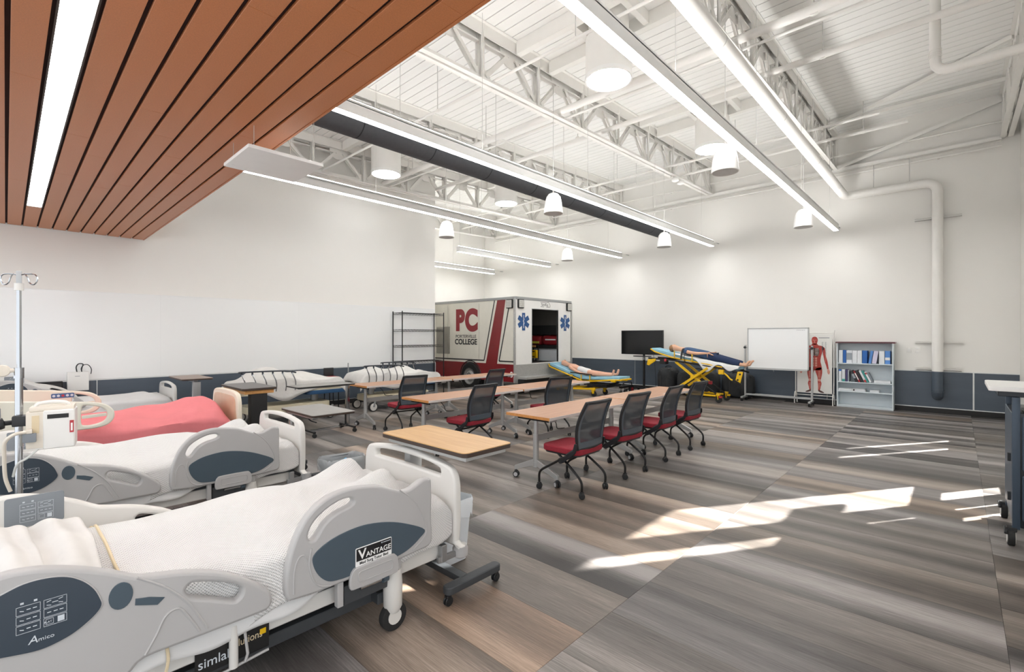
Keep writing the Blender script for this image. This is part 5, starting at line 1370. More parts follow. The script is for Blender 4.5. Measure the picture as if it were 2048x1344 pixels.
# white drape over the pad
def drape(u, v):
    y = 3.68 + 1.55 * u; a = (v - .5) * 2; w = .265
    e = max(0, abs(a) - .62) / .38
    x = XC + (min(abs(a), .62) / .62 * w + .035 * e) * (1 if a > 0 else -1)
    dep = (.02 + .26 * math.exp(-((u - .47) / .11) ** 2) + .12 * math.exp(-((u - .13) / .1) ** 2)) if a < 0 else .05
    z = litter(y) + .115 + (.045 * max(0, y - 4.9)) - e * dep + .006 * math.sin(30 * u)
    return (x, y, z)
MB().grid(drape, 50, 24).build('white_drape', 'sheet_white', t, angle=80, solid=.005)
MB().tube(cmr([(XC - .31, 5.03, 1.0), (XC - .29, 5.02, 1.14), (XC - .28, 5.0, 1.24), (XC - .22, 4.99, 1.265), (XC - .22, 4.97, 1.2), (XC - .3, 4.95, 1.05), (XC - .315, 4.93, .93)], 5, False), .022, n=6, flat=.4).build('arm_strap', 'black_plastic', t)
# dressed manikin
def lz(y): return litter(y) + .11 + .045 * max(0, y - 4.9)
mk = thing('manikin', (XC, 4.6, .95), 'dressed medical manikin in blue scrubs lying on the raised yellow cot', 'manikin')
def bz(y, h): return lz(y) + h
# body skin: pelvis root 0, torso, neck, head, arms, legs, feet
VB = [(XC, 4.42, bz(4.42, .10), .13, .10), (XC, 4.66, bz(4.66, .11), .12, .10), (XC, 4.95, bz(4.95, .13), .15, .11), (XC, 5.12, bz(5.12, .12), .10, .07), (XC, 5.2, bz(5.2, .115), .052, .052), (XC, 5.28, bz(5.28, .11), .072, .085), (XC, 5.37, bz(5.37, .11), .075, .09), (XC, 5.44, bz(5.44, .10), .05, .06)]
EB = [(0, 1), (1, 2), (2, 3), (3, 4), (4, 5), (5, 6), (6, 7)]
for s_ in (-1, 1):
    i = len(VB)
    VB += [(XC + s_ * .17, 5.04, bz(5.04, .11), .052), (XC + s_ * .235, 4.80, bz(4.80, .11), .044), (XC + s_ * .235, 4.68, bz(4.68, .12), .04), (XC + s_ * .2, 4.47, bz(4.47, .16), .028), (XC + s_ * .185, 4.41, bz(4.41, .17), .038, .022), (XC + s_ * .175, 4.35, bz(4.35, .165), .03, .014)]
    EB += [(2, i), (i, i + 1), (i + 1, i + 2), (i + 2, i + 3), (i + 3, i + 4), (i + 4, i + 5)]
    j = len(VB)
    for q, dxx in enumerate((-.028, -.01, .008, .026)):
        VB += [(XC + s_ * .17 + dxx, 4.32, bz(4.32, .158), .0095), (XC + s_ * .168 + dxx, 4.285, bz(4.285, .145), .008)]
        EB += [(i + 5, len(VB) - 2), (len(VB) - 2, len(VB) - 1)]
    VB += [(XC + s_ * .205, 4.38, bz(4.38, .20), .011), (XC + s_ * .205, 4.345, bz(4.345, .205), .009)]
    EB += [(i + 4, len(VB) - 2), (len(VB) - 2, len(VB) - 1)]
    i = len(VB)
    VB += [(XC + s_ * .095, 4.3, bz(4.3, .085), .082), (XC + s_ * .1, 4.02, bz(4.02, .075), .058), (XC + s_ * .105, 3.75, bz(3.75, .06), .045), (XC + s_ * .11, 3.62, bz(3.62, .05), .034), (XC + s_ * .11, 3.565, bz(3.58, .045), .036), (XC + s_ * .12, 3.53, bz(3.58, .12), .028, .03), (XC + s_ * .125, 3.47, bz(3.58, .165), .018, .026)]
    EB += [(0, i), (i, i + 1), (i + 1, i + 2), (i + 2, i + 3), (i + 3, i + 4), (i + 4, i + 5), (i + 5, i + 6)]
figure('body', VB, EB, 'skin_arm', mk)
MB().ell((XC, 5.335, bz(5.33, .175)), .02, .03, .028, 10, 8).build('nose', 'skin_arm', mk)
MB().ell((XC, 5.40, bz(5.4, .085)), .085, .075, .088, 18, 12).build('hair', 'hair_brown', mk)
VT = [(XC, 4.40, bz(4.40, .10), .155, .115), (XC, 4.66, bz(4.66, .11), .145, .115), (XC, 4.95, bz(4.95, .13), .175, .125), (XC, 5.10, bz(5.1, .125), .12, .085)]
ET = [(0, 1), (1, 2), (2, 3)]
for s_ in (-1, 1):
    i = len(VT); VT += [(XC + s_ * .18, 5.03, bz(5.03, .11), .07), (XC + s_ * .225, 4.9, bz(4.9, .11), .066)]; ET += [(2, i), (i, i + 1)]
figure('scrub_top', VT, ET, 'scrub_blue', mk)
VP = [(XC, 4.44, bz(4.44, .10), .15, .11)]; EP = []
for s_ in (-1, 1):
    i = len(VP); VP += [(XC + s_ * .095, 4.3, bz(4.3, .088), .1), (XC + s_ * .1, 4.02, bz(4.02, .078), .078), (XC + s_ * .105, 3.78, bz(3.78, .065), .068), (XC + s_ * .108, 3.69, bz(3.69, .06), .066)]; EP += [(0, i), (i, i + 1), (i + 1, i + 2), (i + 2, i + 3)]
figure('trousers', VP, EP, 'pants_navy', mk)
# --- low cot in front of the ambulance
t = thing('ambulance_cot', (10.8, 7.3, 0), 'low yellow ambulance cot with raised backrest carrying the bare manikin', 'ambulance cot', 'yellow ambulance cots')
XC_ = 10.8
def lo(y): return .40 + .05 * abs(y - 7.1) * (1 if y < 7.1 else 0)
def lb_(y): return lo(y) + max(0, y - 7.35) * .30
for s_ in (-1, 1):
    x = XC_ + s_ * .28
    MB().tube([(x, 6.2, .47), (x, 6.4, .46), (x, 7.3, .36), (x, 7.9, .34)], .02, n=10).build('side_rail', 'yellow', t)
    MB().tube([(x, 7.35, lb_(7.35)), (x, 8.3, lb_(8.3)), (x, 8.42, lb_(8.42)), (x, 8.45, lb_(8.45) + .06)], .018, n=10).build('back_tube', 'yellow', t)
    MB().bar((x, 6.9, .20), (x, 7.9, .15), .035, .05).build('cross_leg', 'yellow', t, bev=.006)
    MB().bar((x - s_ * .04, 6.5, .36), (x - s_ * .04, 7.5, .16), .03, .04).build('cross_leg', 'black_metal', t, bev=.006)
    for y in (6.95, 8.1): wheel(t, x, y, .075, top=.17)
    for y in (7.05, 7.32, 7.62): MB().bar((x + s_ * .035, y, lo(y) - .02), (x + s_ * .035, y, lo(y) + .15), .02, .03).build('guard_post', 'yellow', t, bev=.004, seg=1)
    MB().bar((x + s_ * .035, 6.98, lo(7) + .16), (x + s_ * .035, 7.68, lo(7.7) + .2), .02, .03).build('guard_rail', 'black_metal', t, bev=.005, seg=1)
    MB().box(x - .04, x + .04, 6.3, 6.42, .41, .47).build('foot_grip', 'yellow', t, bev=.01)
MB().box(XC_ - .26, XC_ + .26, 6.15, 6.22, .45, .49).build('foot_bar', 'yellow', t, bev=.012)
b = MB(); b.bar((XC_ - .28, 7.0, .2), (XC_ + .28, 7.0, .2), .03, .03); b.bar((XC_ - .28, 7.9, .15), (XC_ + .28, 7.9, .15), .03, .03); b.build('cross_bar', 'yellow', t)
MB().box(XC_ - .22, XC_ + .22, 6.6, 7.2, .24, .33).build('lift_unit', 'amb_dark', t, bev=.02)
pad(6.2, 7.4, lambda y: lo(y) + .03, 'pad_blue', 'leg_pad', w=.27, th=.07, par=t)
pad(7.36, 8.42, lambda y: lb_(y) + .03, 'pad_blue', 'back_pad', w=.27, th=.08, par=t)
mk = thing('manikin', (XC_, 7.4, .5), 'bare pale medical manikin lying on the low yellow cot', 'manikin')
def mz(y, h): return lb_(y) + .10 + h
VB = [(XC_, 7.27, mz(7.27, .09), .12, .09), (XC_, 7.5, mz(7.5, .09), .115, .09), (XC_, 7.75, mz(7.75, .11), .14, .10), (XC_, 7.9, mz(7.9, .10), .09, .07), (XC_, 7.97, mz(7.97, .09), .05, .05), (XC_, 8.06, mz(8.06, .085), .07, .085), (XC_, 8.14, mz(8.14, .085), .075, .09), (XC_, 8.21, mz(8.21, .075), .05, .06)]
EB = [(0, 1), (1, 2), (2, 3), (3, 4), (4, 5), (5, 6), (6, 7)]
for s_ in (-1, 1):
    i = len(VB)
    VB += [(XC_ + s_ * .16, 7.83, mz(7.83, .09), .05), (XC_ + s_ * .21, 7.6, mz(7.6, .07), .042), (XC_ + s_ * .22, 7.42, mz(7.42, .06), .036), (XC_ + s_ * .22, 7.22, mz(7.22, .06), .026), (XC_ + s_ * .215, 7.15, mz(7.15, .06), .036, .02), (XC_ + s_ * .215, 7.09, mz(7.09, .055), .028, .014)]
    EB += [(2, i), (i, i + 1), (i + 1, i + 2), (i + 2, i + 3), (i + 3, i + 4), (i + 4, i + 5)]
    for dxx in (-.026, -.009, .008, .025):
        VB += [(XC_ + s_ * .215 + dxx, 7.03, mz(7.03, .05), .009)]; EB += [(i + 5, len(VB) - 1)]
    VB += [(XC_ + s_ * .18, 7.12, mz(7.12, .075), .01), (XC_ + s_ * .17, 7.08, mz(7.08, .08), .009)]; EB += [(i + 4, len(VB) - 2), (len(VB) - 2, len(VB) - 1)]
    i = len(VB)
    VB += [(XC_ + s_ * .09, 7.12, mz(7.12, .08), .078), (XC_ + s_ * .1, 6.86, mz(6.86, .06), .055), (XC_ + s_ * .105, 6.62, mz(6.62, .05), .042), (XC_ + s_ * .11, 6.52, mz(6.52, .045), .034), (XC_ + s_ * .11, 6.48, mz(6.48, .05), .036), (XC_ + s_ * .115, 6.46, mz(6.46, .12), .028, .032), (XC_ + s_ * .12, 6.44, mz(6.44, .185), .018, .028)]
    EB += [(0, i), (i, i + 1), (i + 1, i + 2), (i + 2, i + 3), (i + 3, i + 4), (i + 4, i + 5), (i + 5, i + 6)]
figure('body', VB, EB, 'skin_pale', mk)
MB().ell((XC_, 8.09, mz(8.09, .165)), .018, .03, .026, 10, 8).build('nose', 'skin_pale', mk)
VT = [(XC_, 7.2, mz(7.2, .09), .135, .10), (XC_, 7.5, mz(7.5, .095), .125, .10), (XC_, 7.66, mz(7.66, .105), .13, .10)]
figure('chest_skin_sheet', VT, [(0, 1), (1, 2)], 'sheet_white', mk)
# ================================================================ along the far wall
t = thing('television', (12.35, 6.54, 0), 'large black flat television on a rolling floor stand', 'television')
MB().box(12.33, 12.38, 5.90, 7.19, 1.055, 1.74).build('casing', 'black_plastic', t, bev=.008)
MB().box(12.326, 12.331, 5.92, 7.17, 1.075, 1.725).build('screen', 'screen_black', t, bev=.002, seg=1)
MB().cyl((12.41, 6.51, .05), (12.41, 6.51, 1.45), .032, n=16).build('stand_pole', 'black_metal', t)
MB().cyl((12.41, 6.51, .90), (12.41, 6.51, .98), .038, n=16).build('pole_collar', 'steel_grey', t)
MB().box(12.38, 12.43, 6.36, 6.66, 1.25, 1.55).build('wall_mount', 'black_metal', t, bev=.005, seg=1)
MB().poly([(12.30 + .17 * math.cos(R(a)), 6.51 + .27 * math.sin(R(a)), 1.0) for a in range(0, 360, 15)], (0, 0, .02)).build('tray', 'black_plastic', t, bev=.004, seg=1)
for s_ in (-1, 1):
    MB().bar((12.65, 6.51 + s_ * .3, .075), (12.05, 6.51 + s_ * .36, .065), .06, .03).build('base_leg', 'black_metal', t, bev=.008)
    for x, q in ((12.65, .3), (12.07, .36)): caster(t, x, 6.51 + s_ * q, .03, .04, top=.07, mh='black_plastic')
MB().bar((12.55, 6.21, .075), (12.55, 6.81, .075), .08, .03).build('base_cross', 'black_metal', t, bev=.006)
MB().tube(cmr([(12.37, 6.2, 1.06), (12.4, 6.18, .8), (12.42, 6.17, .5), (12.45, 6.17, .3), (12.5, 6.2, .12), (12.55, 6.25, .1)], 6, False), .006, n=6).build('power_cord', 'black_plastic', t)
t = thing('wheeled_equipment', (11.75, 6.75, 0), 'low black wheeled frame with a dark red wheel behind the low cot', 'equipment frame')
MB().box(11.4, 12.0, 6.62, 6.72, .16, .22).build('frame', 'black_metal', t, bev=.01)
MB().tube(cmr([(11.4, 6.67, .2), (11.6, 6.67, .3), (11.95, 6.67, .3), (12.0, 6.67, .2)], 5, False), .015, n=8).build('hoop', 'black_metal', t)
w = MB().cyl((11.97, 6.64, .1), (11.97, 6.70, .1), .1, n=20).build('wheel', 'rubber', t, bev=.008)
MB().cyl((11.97, 6.63, .1), (11.97, 6.71, .1), .055, n=14).build('hub', 'red_bag', w)
for x in (11.42, 11.62): caster(t, x, 6.67, .05, .035, top=.17, mh='black_plastic')

# black equipment bags on the floor
def duffel(label, y0, y1, z1, x0=12.3, x1=12.9, end=None):
    t = thing('equipment_bag', ((x0 + x1) / 2, (y0 + y1) / 2, 0), label, 'bag', 'black equipment bags')
    cx, cy = (x0 + x1) / 2, (y0 + y1) / 2
    def se(c, e): return math.copysign(abs(c) ** e, c)
    def f(u, v):
        a = 2 * math.pi * u; p = -math.pi / 2 + math.pi * v; k = .55
        return (cx + (x1 - x0) / 2 * se(math.cos(p), .4) * se(math.cos(a), .6) + .012 * math.sin(7 * a + 5 * p), cy + (y1 - y0) / 2 * se(math.cos(p), .4) * se(math.sin(a), k), z1 / 2 + .003 + z1 / 2 * se(math.sin(p), .6) + (.018 * math.sin(5 * a) * math.cos(p) if v > .4 else 0))
    MB().grid(f, 40, 20).build('bag_body', 'bag_black', t, angle=70)
    for q in (.3, .7):
        y = y0 + (y1 - y0) * q
        MB().tube([(x0 - .004, y, .1), (x0 - .006, y, z1 * .6), (x0 + .06, y, z1 * .97), (cx, y, z1 + .005)], .02, n=6, flat=.35).build('strap', 'black_plastic', t)
    MB().tube(cmr([(cx, y0 + (y1 - y0) * .3, z1), (cx, cy - .05, z1 + .05), (cx, cy + .05, z1 + .05), (cx, y0 + (y1 - y0) * .7, z1)], 4, False), .014, n=8).build('handle', 'black_plastic', t)
    MB().tube([(x0 + .08, y0 + .05, z1 * .9), (x0 + .06, y1 - .05, z1 * .9)], .006, n=6).build('zip', 'chair_frame_dark', t)
duffel('black equipment bag under the head end of the raised cot, nearest the television', 5.62, 6.12, .70)
duffel('black equipment bag in the middle, behind the crossed yellow legs', 4.5, 5.58, .66)
duffel('black equipment bag beside the rolling whiteboard stand', 3.72, 4.5, .62, 12.63, 13.04)

# rolling whiteboard
t = thing('rolling_whiteboard', (12.5, 3.1, 0), 'white dry-erase board on a grey rolling stand', 'whiteboard')
MB().box(12.485, 12.51, 2.5, 3.76, .815, 1.75).build('board', 'whiteboard', t, smooth=False)
b = MB(); b.box(12.475, 12.515, 2.475, 2.5, .79, 1.775); b.box(12.475, 12.515, 3.76, 3.785, .79, 1.775); b.box(12.475, 12.515, 2.475, 3.785, 1.75, 1.775); b.box(12.475, 12.515, 2.475, 3.785, .79, .815)
b.build('board_frame', 'alu', t, bev=.003, seg=1)
MB().box(12.43, 12.475, 2.5, 3.76, .775, .79).build('pen_tray', 'alu', t, bev=.003, seg=1)
flat_print('board_mark', [(-2.72 + .012 * k, -2.713 + .012 * k, 1.705 + .004 * (k % 3), 1.716 + .003 * (k % 2)) for k in range(14)], basis((12.4846, 0, 0), (0, -1, 0), (0, 0, 1)), 'panel_grey', t)
for y in (2.42, 3.84):
    MB().box(12.485, 12.535, y - .02, y + .02, .1, 1.36).build('post', 'alu', t, bev=.005, seg=1)
    MB().box(12.22, 12.6, y - .025, y + .025, .075, .115).build('foot', 'alu', t, bev=.008)
    for x in (12.25, 12.57): caster(t, x, y, .035, .04, top=.08, mh='black_plastic')
    k = MB().cyl((12.46, y, 1.30), (12.50, y, 1.30), .03, n=14).build('tilt_knob', 'black_plastic', t, bev=.004, seg=1)
    MB().cyl((12.5, y, 1.3), (12.5, y + (.06 if y < 3 else -.06), 1.3), .012, n=10).build('pivot', 'steel_grey', t)
MB().box(12.49, 12.53, 2.42, 3.84, .13, .17).build('cross_bar', 'alu', t, bev=.004, seg=1)
t2 = MB().tube([(12.43, 3.2, .775), (12.43, 3.18, .745), (12.43, 3.2, .72), (12.43, 3.22, .745)], .004, n=6).build('pull_ring', 'steel_grey', t)

# muscle chart on a tubular stand
t = thing('anatomy_chart', (12.88, 2.44, 0), 'red muscle anatomy chart on a white tubular stand between whiteboard and bookcase', 'anatomy chart')
CY0, CY1 = 2.1, 2.8
MB().box(12.885, 12.893, CY0, CY1, .25, 1.61).build('chart_sheet', 'paper', t, smooth=False)
b = MB(); loop = [(12.9, CY0 - .03, .16), (12.9, CY0 - .03, 1.6), (12.9, CY0 + .02, 1.645), (12.9, CY1 - .02, 1.645), (12.9, CY1 + .03, 1.6), (12.9, CY1 + .03, .16)]
b.tube(cmr(loop, 4, False), .011, n=8); b.build('stand_frame', 'steel_white', t)
MB().cyl((12.9, CY0 - .03, .2), (12.9, CY1 + .03, .2), .01, n=8).build('stand_bar', 'steel_white', t)
for y in (CY0 - .03, CY1 + .03):
    MB().tube([(12.78, y, .0), (12.78, y, .2), (12.82, y, .26), (12.9, y, .26)], .011, n=8).build('stand_leg', 'steel_white', t)
    MB().tube([(13.03, y, .0), (13.0, y, .2), (12.9, y, .3)], .011, n=8).build('stand_leg', 'steel_white', t)
Mc = basis((12.8845, 2.44, .93), (0, -1, 0), (0, 0, 1))
def blob(name, pts, m, par=t, off=.0): return plate(name, cmr(pts, 4), [], .0012, .0003, Mc @ Matrix.Translation((0, 0, off)), m, par)
blob('printed_head', [(-.05, .49), (-.062, .56), (-.045, .615), (0, .635), (.045, .615), (.062, .56), (.05, .49), (.035, .46), (0, .445), (-.035, .46)], 'chart_red')
blob('printed_torso', [(-.045, .47), (-.07, .435), (-.155, .415), (-.185, .36), (-.15, .27), (-.125, .17), (-.115, .06), (-.135, -.04), (-.13, -.12), (0, -.15), (.13, -.12), (.135, -.04), (.115, .06), (.125, .17), (.15, .27), (.185, .36), (.155, .415), (.07, .435), (.045, .47)], 'chart_red')
blob('printed_ribs', [(-.03, .37), (-.085, .34), (-.09, .25), (-.05, .17), (0, .2), (.05, .17), (.09, .25), (.085, .34), (.03, .37)], 'chart_dark', off=.0012)
flat_print('printed_rib_lines', [(s_ * .045 - .035, s_ * .045 + .035, .2 + .03 * k, .208 + .03 * k, .012 * s_) for s_ in (-1, 1) for k in range(6)], Mc @ Matrix.Translation((0, 0, .0024)), 'paper', t)
flat_print('printed_belly', [(s_ * .028 - .02, s_ * .028 + .02, -.06 + .055 * k, -.015 + .055 * k) for s_ in (-1, 1) for k in range(4)], Mc @ Matrix.Translation((0, 0, .0014)), 'chart_pink', t)
flat_print('printed_face', [(-.04, -.01, .55, .56), (.01, .04, .55, .56), (-.006, .006, .50, .55), (-.022, .022, .482, .49)], Mc @ Matrix.Translation((0, 0, .0012)), 'chart_pink', t)
for s_ in (-1, 1):
    blob('printed_arm', [(s_ * .14, .41), (s_ * .195, .375), (s_ * .215, .29), (s_ * .225, .18), (s_ * .25, .08), (s_ * .268, -.04), (s_ * .275, -.12), (s_ * .25, -.13), (s_ * .225, -.03), (s_ * .195, .07), (s_ * .175, .18), (s_ * .155, .29)], 'chart_red')
    blob('printed_hand', [(s_ * .25, -.11), (s_ * .28, -.11), (s_ * .30, -.17), (s_ * .285, -.225), (s_ * .26, -.215), (s_ * .245, -.16)], 'chart_pink', off=.0012)
    blob('printed_leg', [(s_ * .012, -.12), (s_ * .13, -.08), (s_ * .148, -.2), (s_ * .128, -.33), (s_ * .118, -.38), (s_ * .135, -.45), (s_ * .115, -.55), (s_ * .1, -.62), (s_ * .07, -.62), (s_ * .068, -.5), (s_ * .06, -.4), (s_ * .055, -.3)], 'chart_red')
    blob('printed_knee', [(s_ * .065, -.345), (s_ * .115, -.345), (s_ * .115, -.395), (s_ * .07, -.395)], 'chart_pink', off=.0012)
    flat_print('printed_sinew', [(s_ * .075 + .018 * k * s_ - .004, s_ * .075 + .018 * k * s_ + .004, -.32, -.15) for k in range(3)] + [(s_ * .085 - .004, s_ * .085 + .004, -.58, -.43), (s_ * .105 - .004, s_ * .105 + .004, -.54, -.43), (s_ * .215 - .003, s_ * .215 + .003, .06, .25)], Mc @ Matrix.Translation((0, 0, .0012)), 'chart_pink', t)
    blob('printed_foot', [(s_ * .072, -.60), (s_ * .1, -.60), (s_ * .18, -.645), (s_ * .175, -.662), (s_ * .12, -.655), (s_ * .075, -.63)], 'chart_dark', off=.0012)
flat_print('printed_text', [(.14 + .06 * c, .14 + .06 * c + .035 * (1 - .3 * ((k * 7 + c) % 3) / 3), .5 - .022 * k, .507 - .022 * k) for c in range(2) for k in range(14)], Mc, 'panel_grey', t)
flat_print('printed_title', [(.08, .29, .60, .615)], Mc, 'panel_grey', t)

# bookcase
BX0, BX1, BY0, BY1 = 12.80, 13.08, 1.0, 2.0
t = thing('bookcase', (12.94, 1.5, 0), 'pale grey open bookcase with a dark red top edge', 'bookcase')
for y in (BY0, BY1 - .022): MB().box(BX0, BX1, y, y + .022, 0, 1.42).build('side_panel', 'shelf_grey', t, bev=.002, seg=1)
MB().box(BX1 - .012, BX1, BY0 + .022, BY1 - .022, .02, 1.42).build('back_panel', 'shelf_grey', t)
MB().box(BX0 - .02, BX1, BY0 - .03, BY1 + .02, 1.42, 1.452).build('top_board', 'shelf_top', t, bev=.003, seg=1)
SHZ = [.045, .36, .565, .98]
for z in SHZ: MB().box(BX0 + .005, BX1 - .012, BY0 + .022, BY1 - .022, z - .022, z).build('shelf', 'shelf_grey', t, bev=.002, seg=1)
MB().box(BX0 + .01, BX0 + .025, BY0 + .022, BY1 - .022, 0, .023).build('kick_board', 'shelf_grey', t)
def book(label, y1, w, h, z, m, lean=0, depth=.2, group='binders and books on the bookcase', cat='book', name='book', band=None, flat=False):
    """a book standing on a shelf: y1 = its left edge seen from the room, w = thickness"""
    t = thing(name, (BX0 + .12, y1 - w / 2, z), label, cat, group)
    if flat: Mb = Matrix.Translation((BX0 + .03, y1, z))
    else: Mb = Matrix.Translation((BX0 + .03, y1, z + (w * math.sin(lean) if lean > 0 else 0))) @ Matrix.Rotation(lean, 4, 'X')
    dpt, th = depth, .004
    MB().box(0, dpt, -w, -w + th, 0, h, Mb).build('cover', m, t, smooth=False)
    MB().box(0, dpt, -th, 0, 0, h, Mb).build('cover', m, t, smooth=False)
    MB().box(0, th, -w, 0, 0, h, Mb).build('spine', m, t, bev=.002, seg=1)
    MB().box(th, dpt - .006, -w + th, -th, .004, h - .004, Mb).build('pages', 'paper', t, smooth=False)
    if band: MB().box(-.0008, .0008, -w + .004, -.004, h * band[0], h * band[1], Mb).build('spine_label', band[2], t, smooth=False)
    return t
Z3, Z2, Z1 = SHZ[3] + .001, SHZ[2] + .001, SHZ[1] + .001
top = [(1.965, .075, .285, 'book_white', 'tall white binder at the end of the top shelf nearest the anatomy chart'), (1.886, .06, .285, 'book_blue', 'deep blue binder second on the top shelf'),
       (1.822, .105, .28, 'book_white', 'thick white binder with a print on its spine on the top shelf'), (1.714, .085, .28, 'book_white', 'white binder among the plain white ones on the top shelf'), (1.627, .085, .28, 'book_white', 'white binder just before the second deep blue binder on the top shelf'),
       (1.538, .09, .28, 'book_blue', 'deep blue binder in the middle of the top shelf'), (1.245, .095, .275, 'book_white', 'white binder standing beside the light blue one on the top shelf'), (1.145, .09, .28, 'book_lightblue', 'light blue binder at the end of the top shelf')]
for y, w, h, m, lb in top: book(lb, y, w, h, Z3, m, name='binder', cat='binder', group='binders on the top shelf', band=((.25, .8, 'book_grey') if m == 'book_white' and w > .1 else (.3, .5, 'print_white') if m == 'book_lightblue' else None))
book('pale blue binder leaning in the middle of the top shelf', 1.432, .05, .275, Z3, 'book_lightblue', R(9), name='binder', cat='binder', group='binders on the top shelf')
book('lilac binder leaning most on the top shelf', 1.372, .08, .275, Z3, 'book_lilac', R(9), name='binder', cat='binder', group='binders on the top shelf')
low = [(1.968, .055, .27, 'book_white', 0, 'white book with a blue cap on the second shelf', (.85, 1, 'book_blue')), (1.905, .06, .27, 'book_white', 0, 'white book with a teal foot on the second shelf', (0, .2, 'book_teal')), (1.838, .038, .27, 'book_purple', 0, 'purple book standing upright on the second shelf', None),
       (1.798, .026, .26, 'book_grey', 0, 'slim grey book standing beside the purple one on the second shelf', None), (1.657, .05, .26, 'book_black', R(-24), 'thick black book leaning on the second shelf with a red one beside it', (.3, .7, 'book_grey')),
       (1.595, .028, .26, 'book_red', R(-24), 'red book leaning on the second shelf', (.2, .8, 'print_white')), (1.557, .05, .27, 'book_black', R(-24), 'black book leaning beside a white one on the second shelf', None), (1.493, .04, .27, 'book_white', R(-24), 'white book with a red foot leaning on the second shelf', (0, .2, 'book_red')),
       (1.445, .03, .27, 'book_teal', R(-24), 'thin green book leaning on the second shelf', None), (1.405, .04, .25, 'book_white', R(-24), 'white book with a red spot leaning on the second shelf', (.75, .9, 'book_red')), (1.355, .022, .23, 'book_grey', R(-24), 'slimmest pale book at the end of the leaning row', None)]
for y, w, h, m, ln, lb, bd in low: book(lb, y, w, h, Z2 + .0, m, ln, band=bd, group='books on the second shelf')
def lying(label, y0, y1, z, h, m, name='binder', ring=False):
    t = thing(name, (BX0 + .1, (y0 + y1) / 2, z), label, 'binder', 'binders lying flat')
    MB().box(BX0 + .02, BX0 + .24, y0, y1, z, z + .004).build('cover', m, t); MB().box(BX0 + .02, BX0 + .24, y0, y1, z + h - .004, z + h).build('cover', m, t)
    MB().box(BX0 + .02, BX0 + .025, y0, y1, z, z + h).build('spine', m, t, bev=.002, seg=1); MB().box(BX0 + .03, BX0 + .235, y0 + .01, y1 - .01, z + .005, z + h - .005).build('pages', 'paper', t)
    if ring: MB().cyl((BX0 + .018, y1 - .04, z + h / 2), (BX0 + .02, y1 - .04, z + h / 2), .018, n=14).build('finger_ring', 'book_black', t)
lying('white ring binder lying flat at the end of the second shelf', 1.05, 1.33, Z2, .055, 'book_white', ring=False)
lying('white binder lying flat on the third shelf nearest the anatomy chart', 1.73, 1.97, Z1, .05, 'book_white')
lying('white ring binder with a dark finger hole on the third shelf', 1.48, 1.725, Z1, .055, 'book_white', ring=True)
lying('small white booklet stack alone on the third shelf', 1.24, 1.40, Z1, .045, 'book_white')

# ================================================================ by the whiteboard wall
t = thing('wire_rack', (7.33, 10.22, 0), 'tall black wire shelving rack at the end of the whiteboard wall', 'shelving rack')
RX0, RX1, RY0, RY1 = 6.69, 7.98, 9.99, 10.4
for x in (RX0, RX1):
    for y in (RY0, RY1): MB().cyl((x, y, 0), (x, y, 2.2), .014, n=10).build('post', 'black_metal', t)
for z in (2.16, 1.74, 1.34, .94, .3):
    b = MB()
    for y in (RY0, RY1):
        for dz in (0, -.04): b.cyl((RX0, y, z + dz), (RX1, y, z + dz), .004, n=6)
        pts = [(RX0 + (RX1 - RX0) * k / 28, y, z - (.038 if k % 2 else .002)) for k in range(29)]
        b.tube(pts, .003, n=4)
    for x in (RX0, RX1):
        for dz in (0, -.04): b.cyl((x, RY0, z + dz), (x, RY1, z + dz), .004, n=6)
    sh_ = b.build('shelf_rim', 'black_metal', t, smooth=False)
    b = MB()
    for k in range(1, 40): x = RX0 + (RX1 - RX0) * k / 40; b.cyl((x, RY0, z + .003), (x, RY1, z + .003), .0022, n=4)
    for y in (RY0 + .13, RY0 + .27): b.cyl((RX0, y, z - .002), (RX1, y, z - .002), .004, n=5)
    b.build('shelf_wires', 'black_metal', sh_, smooth=False)

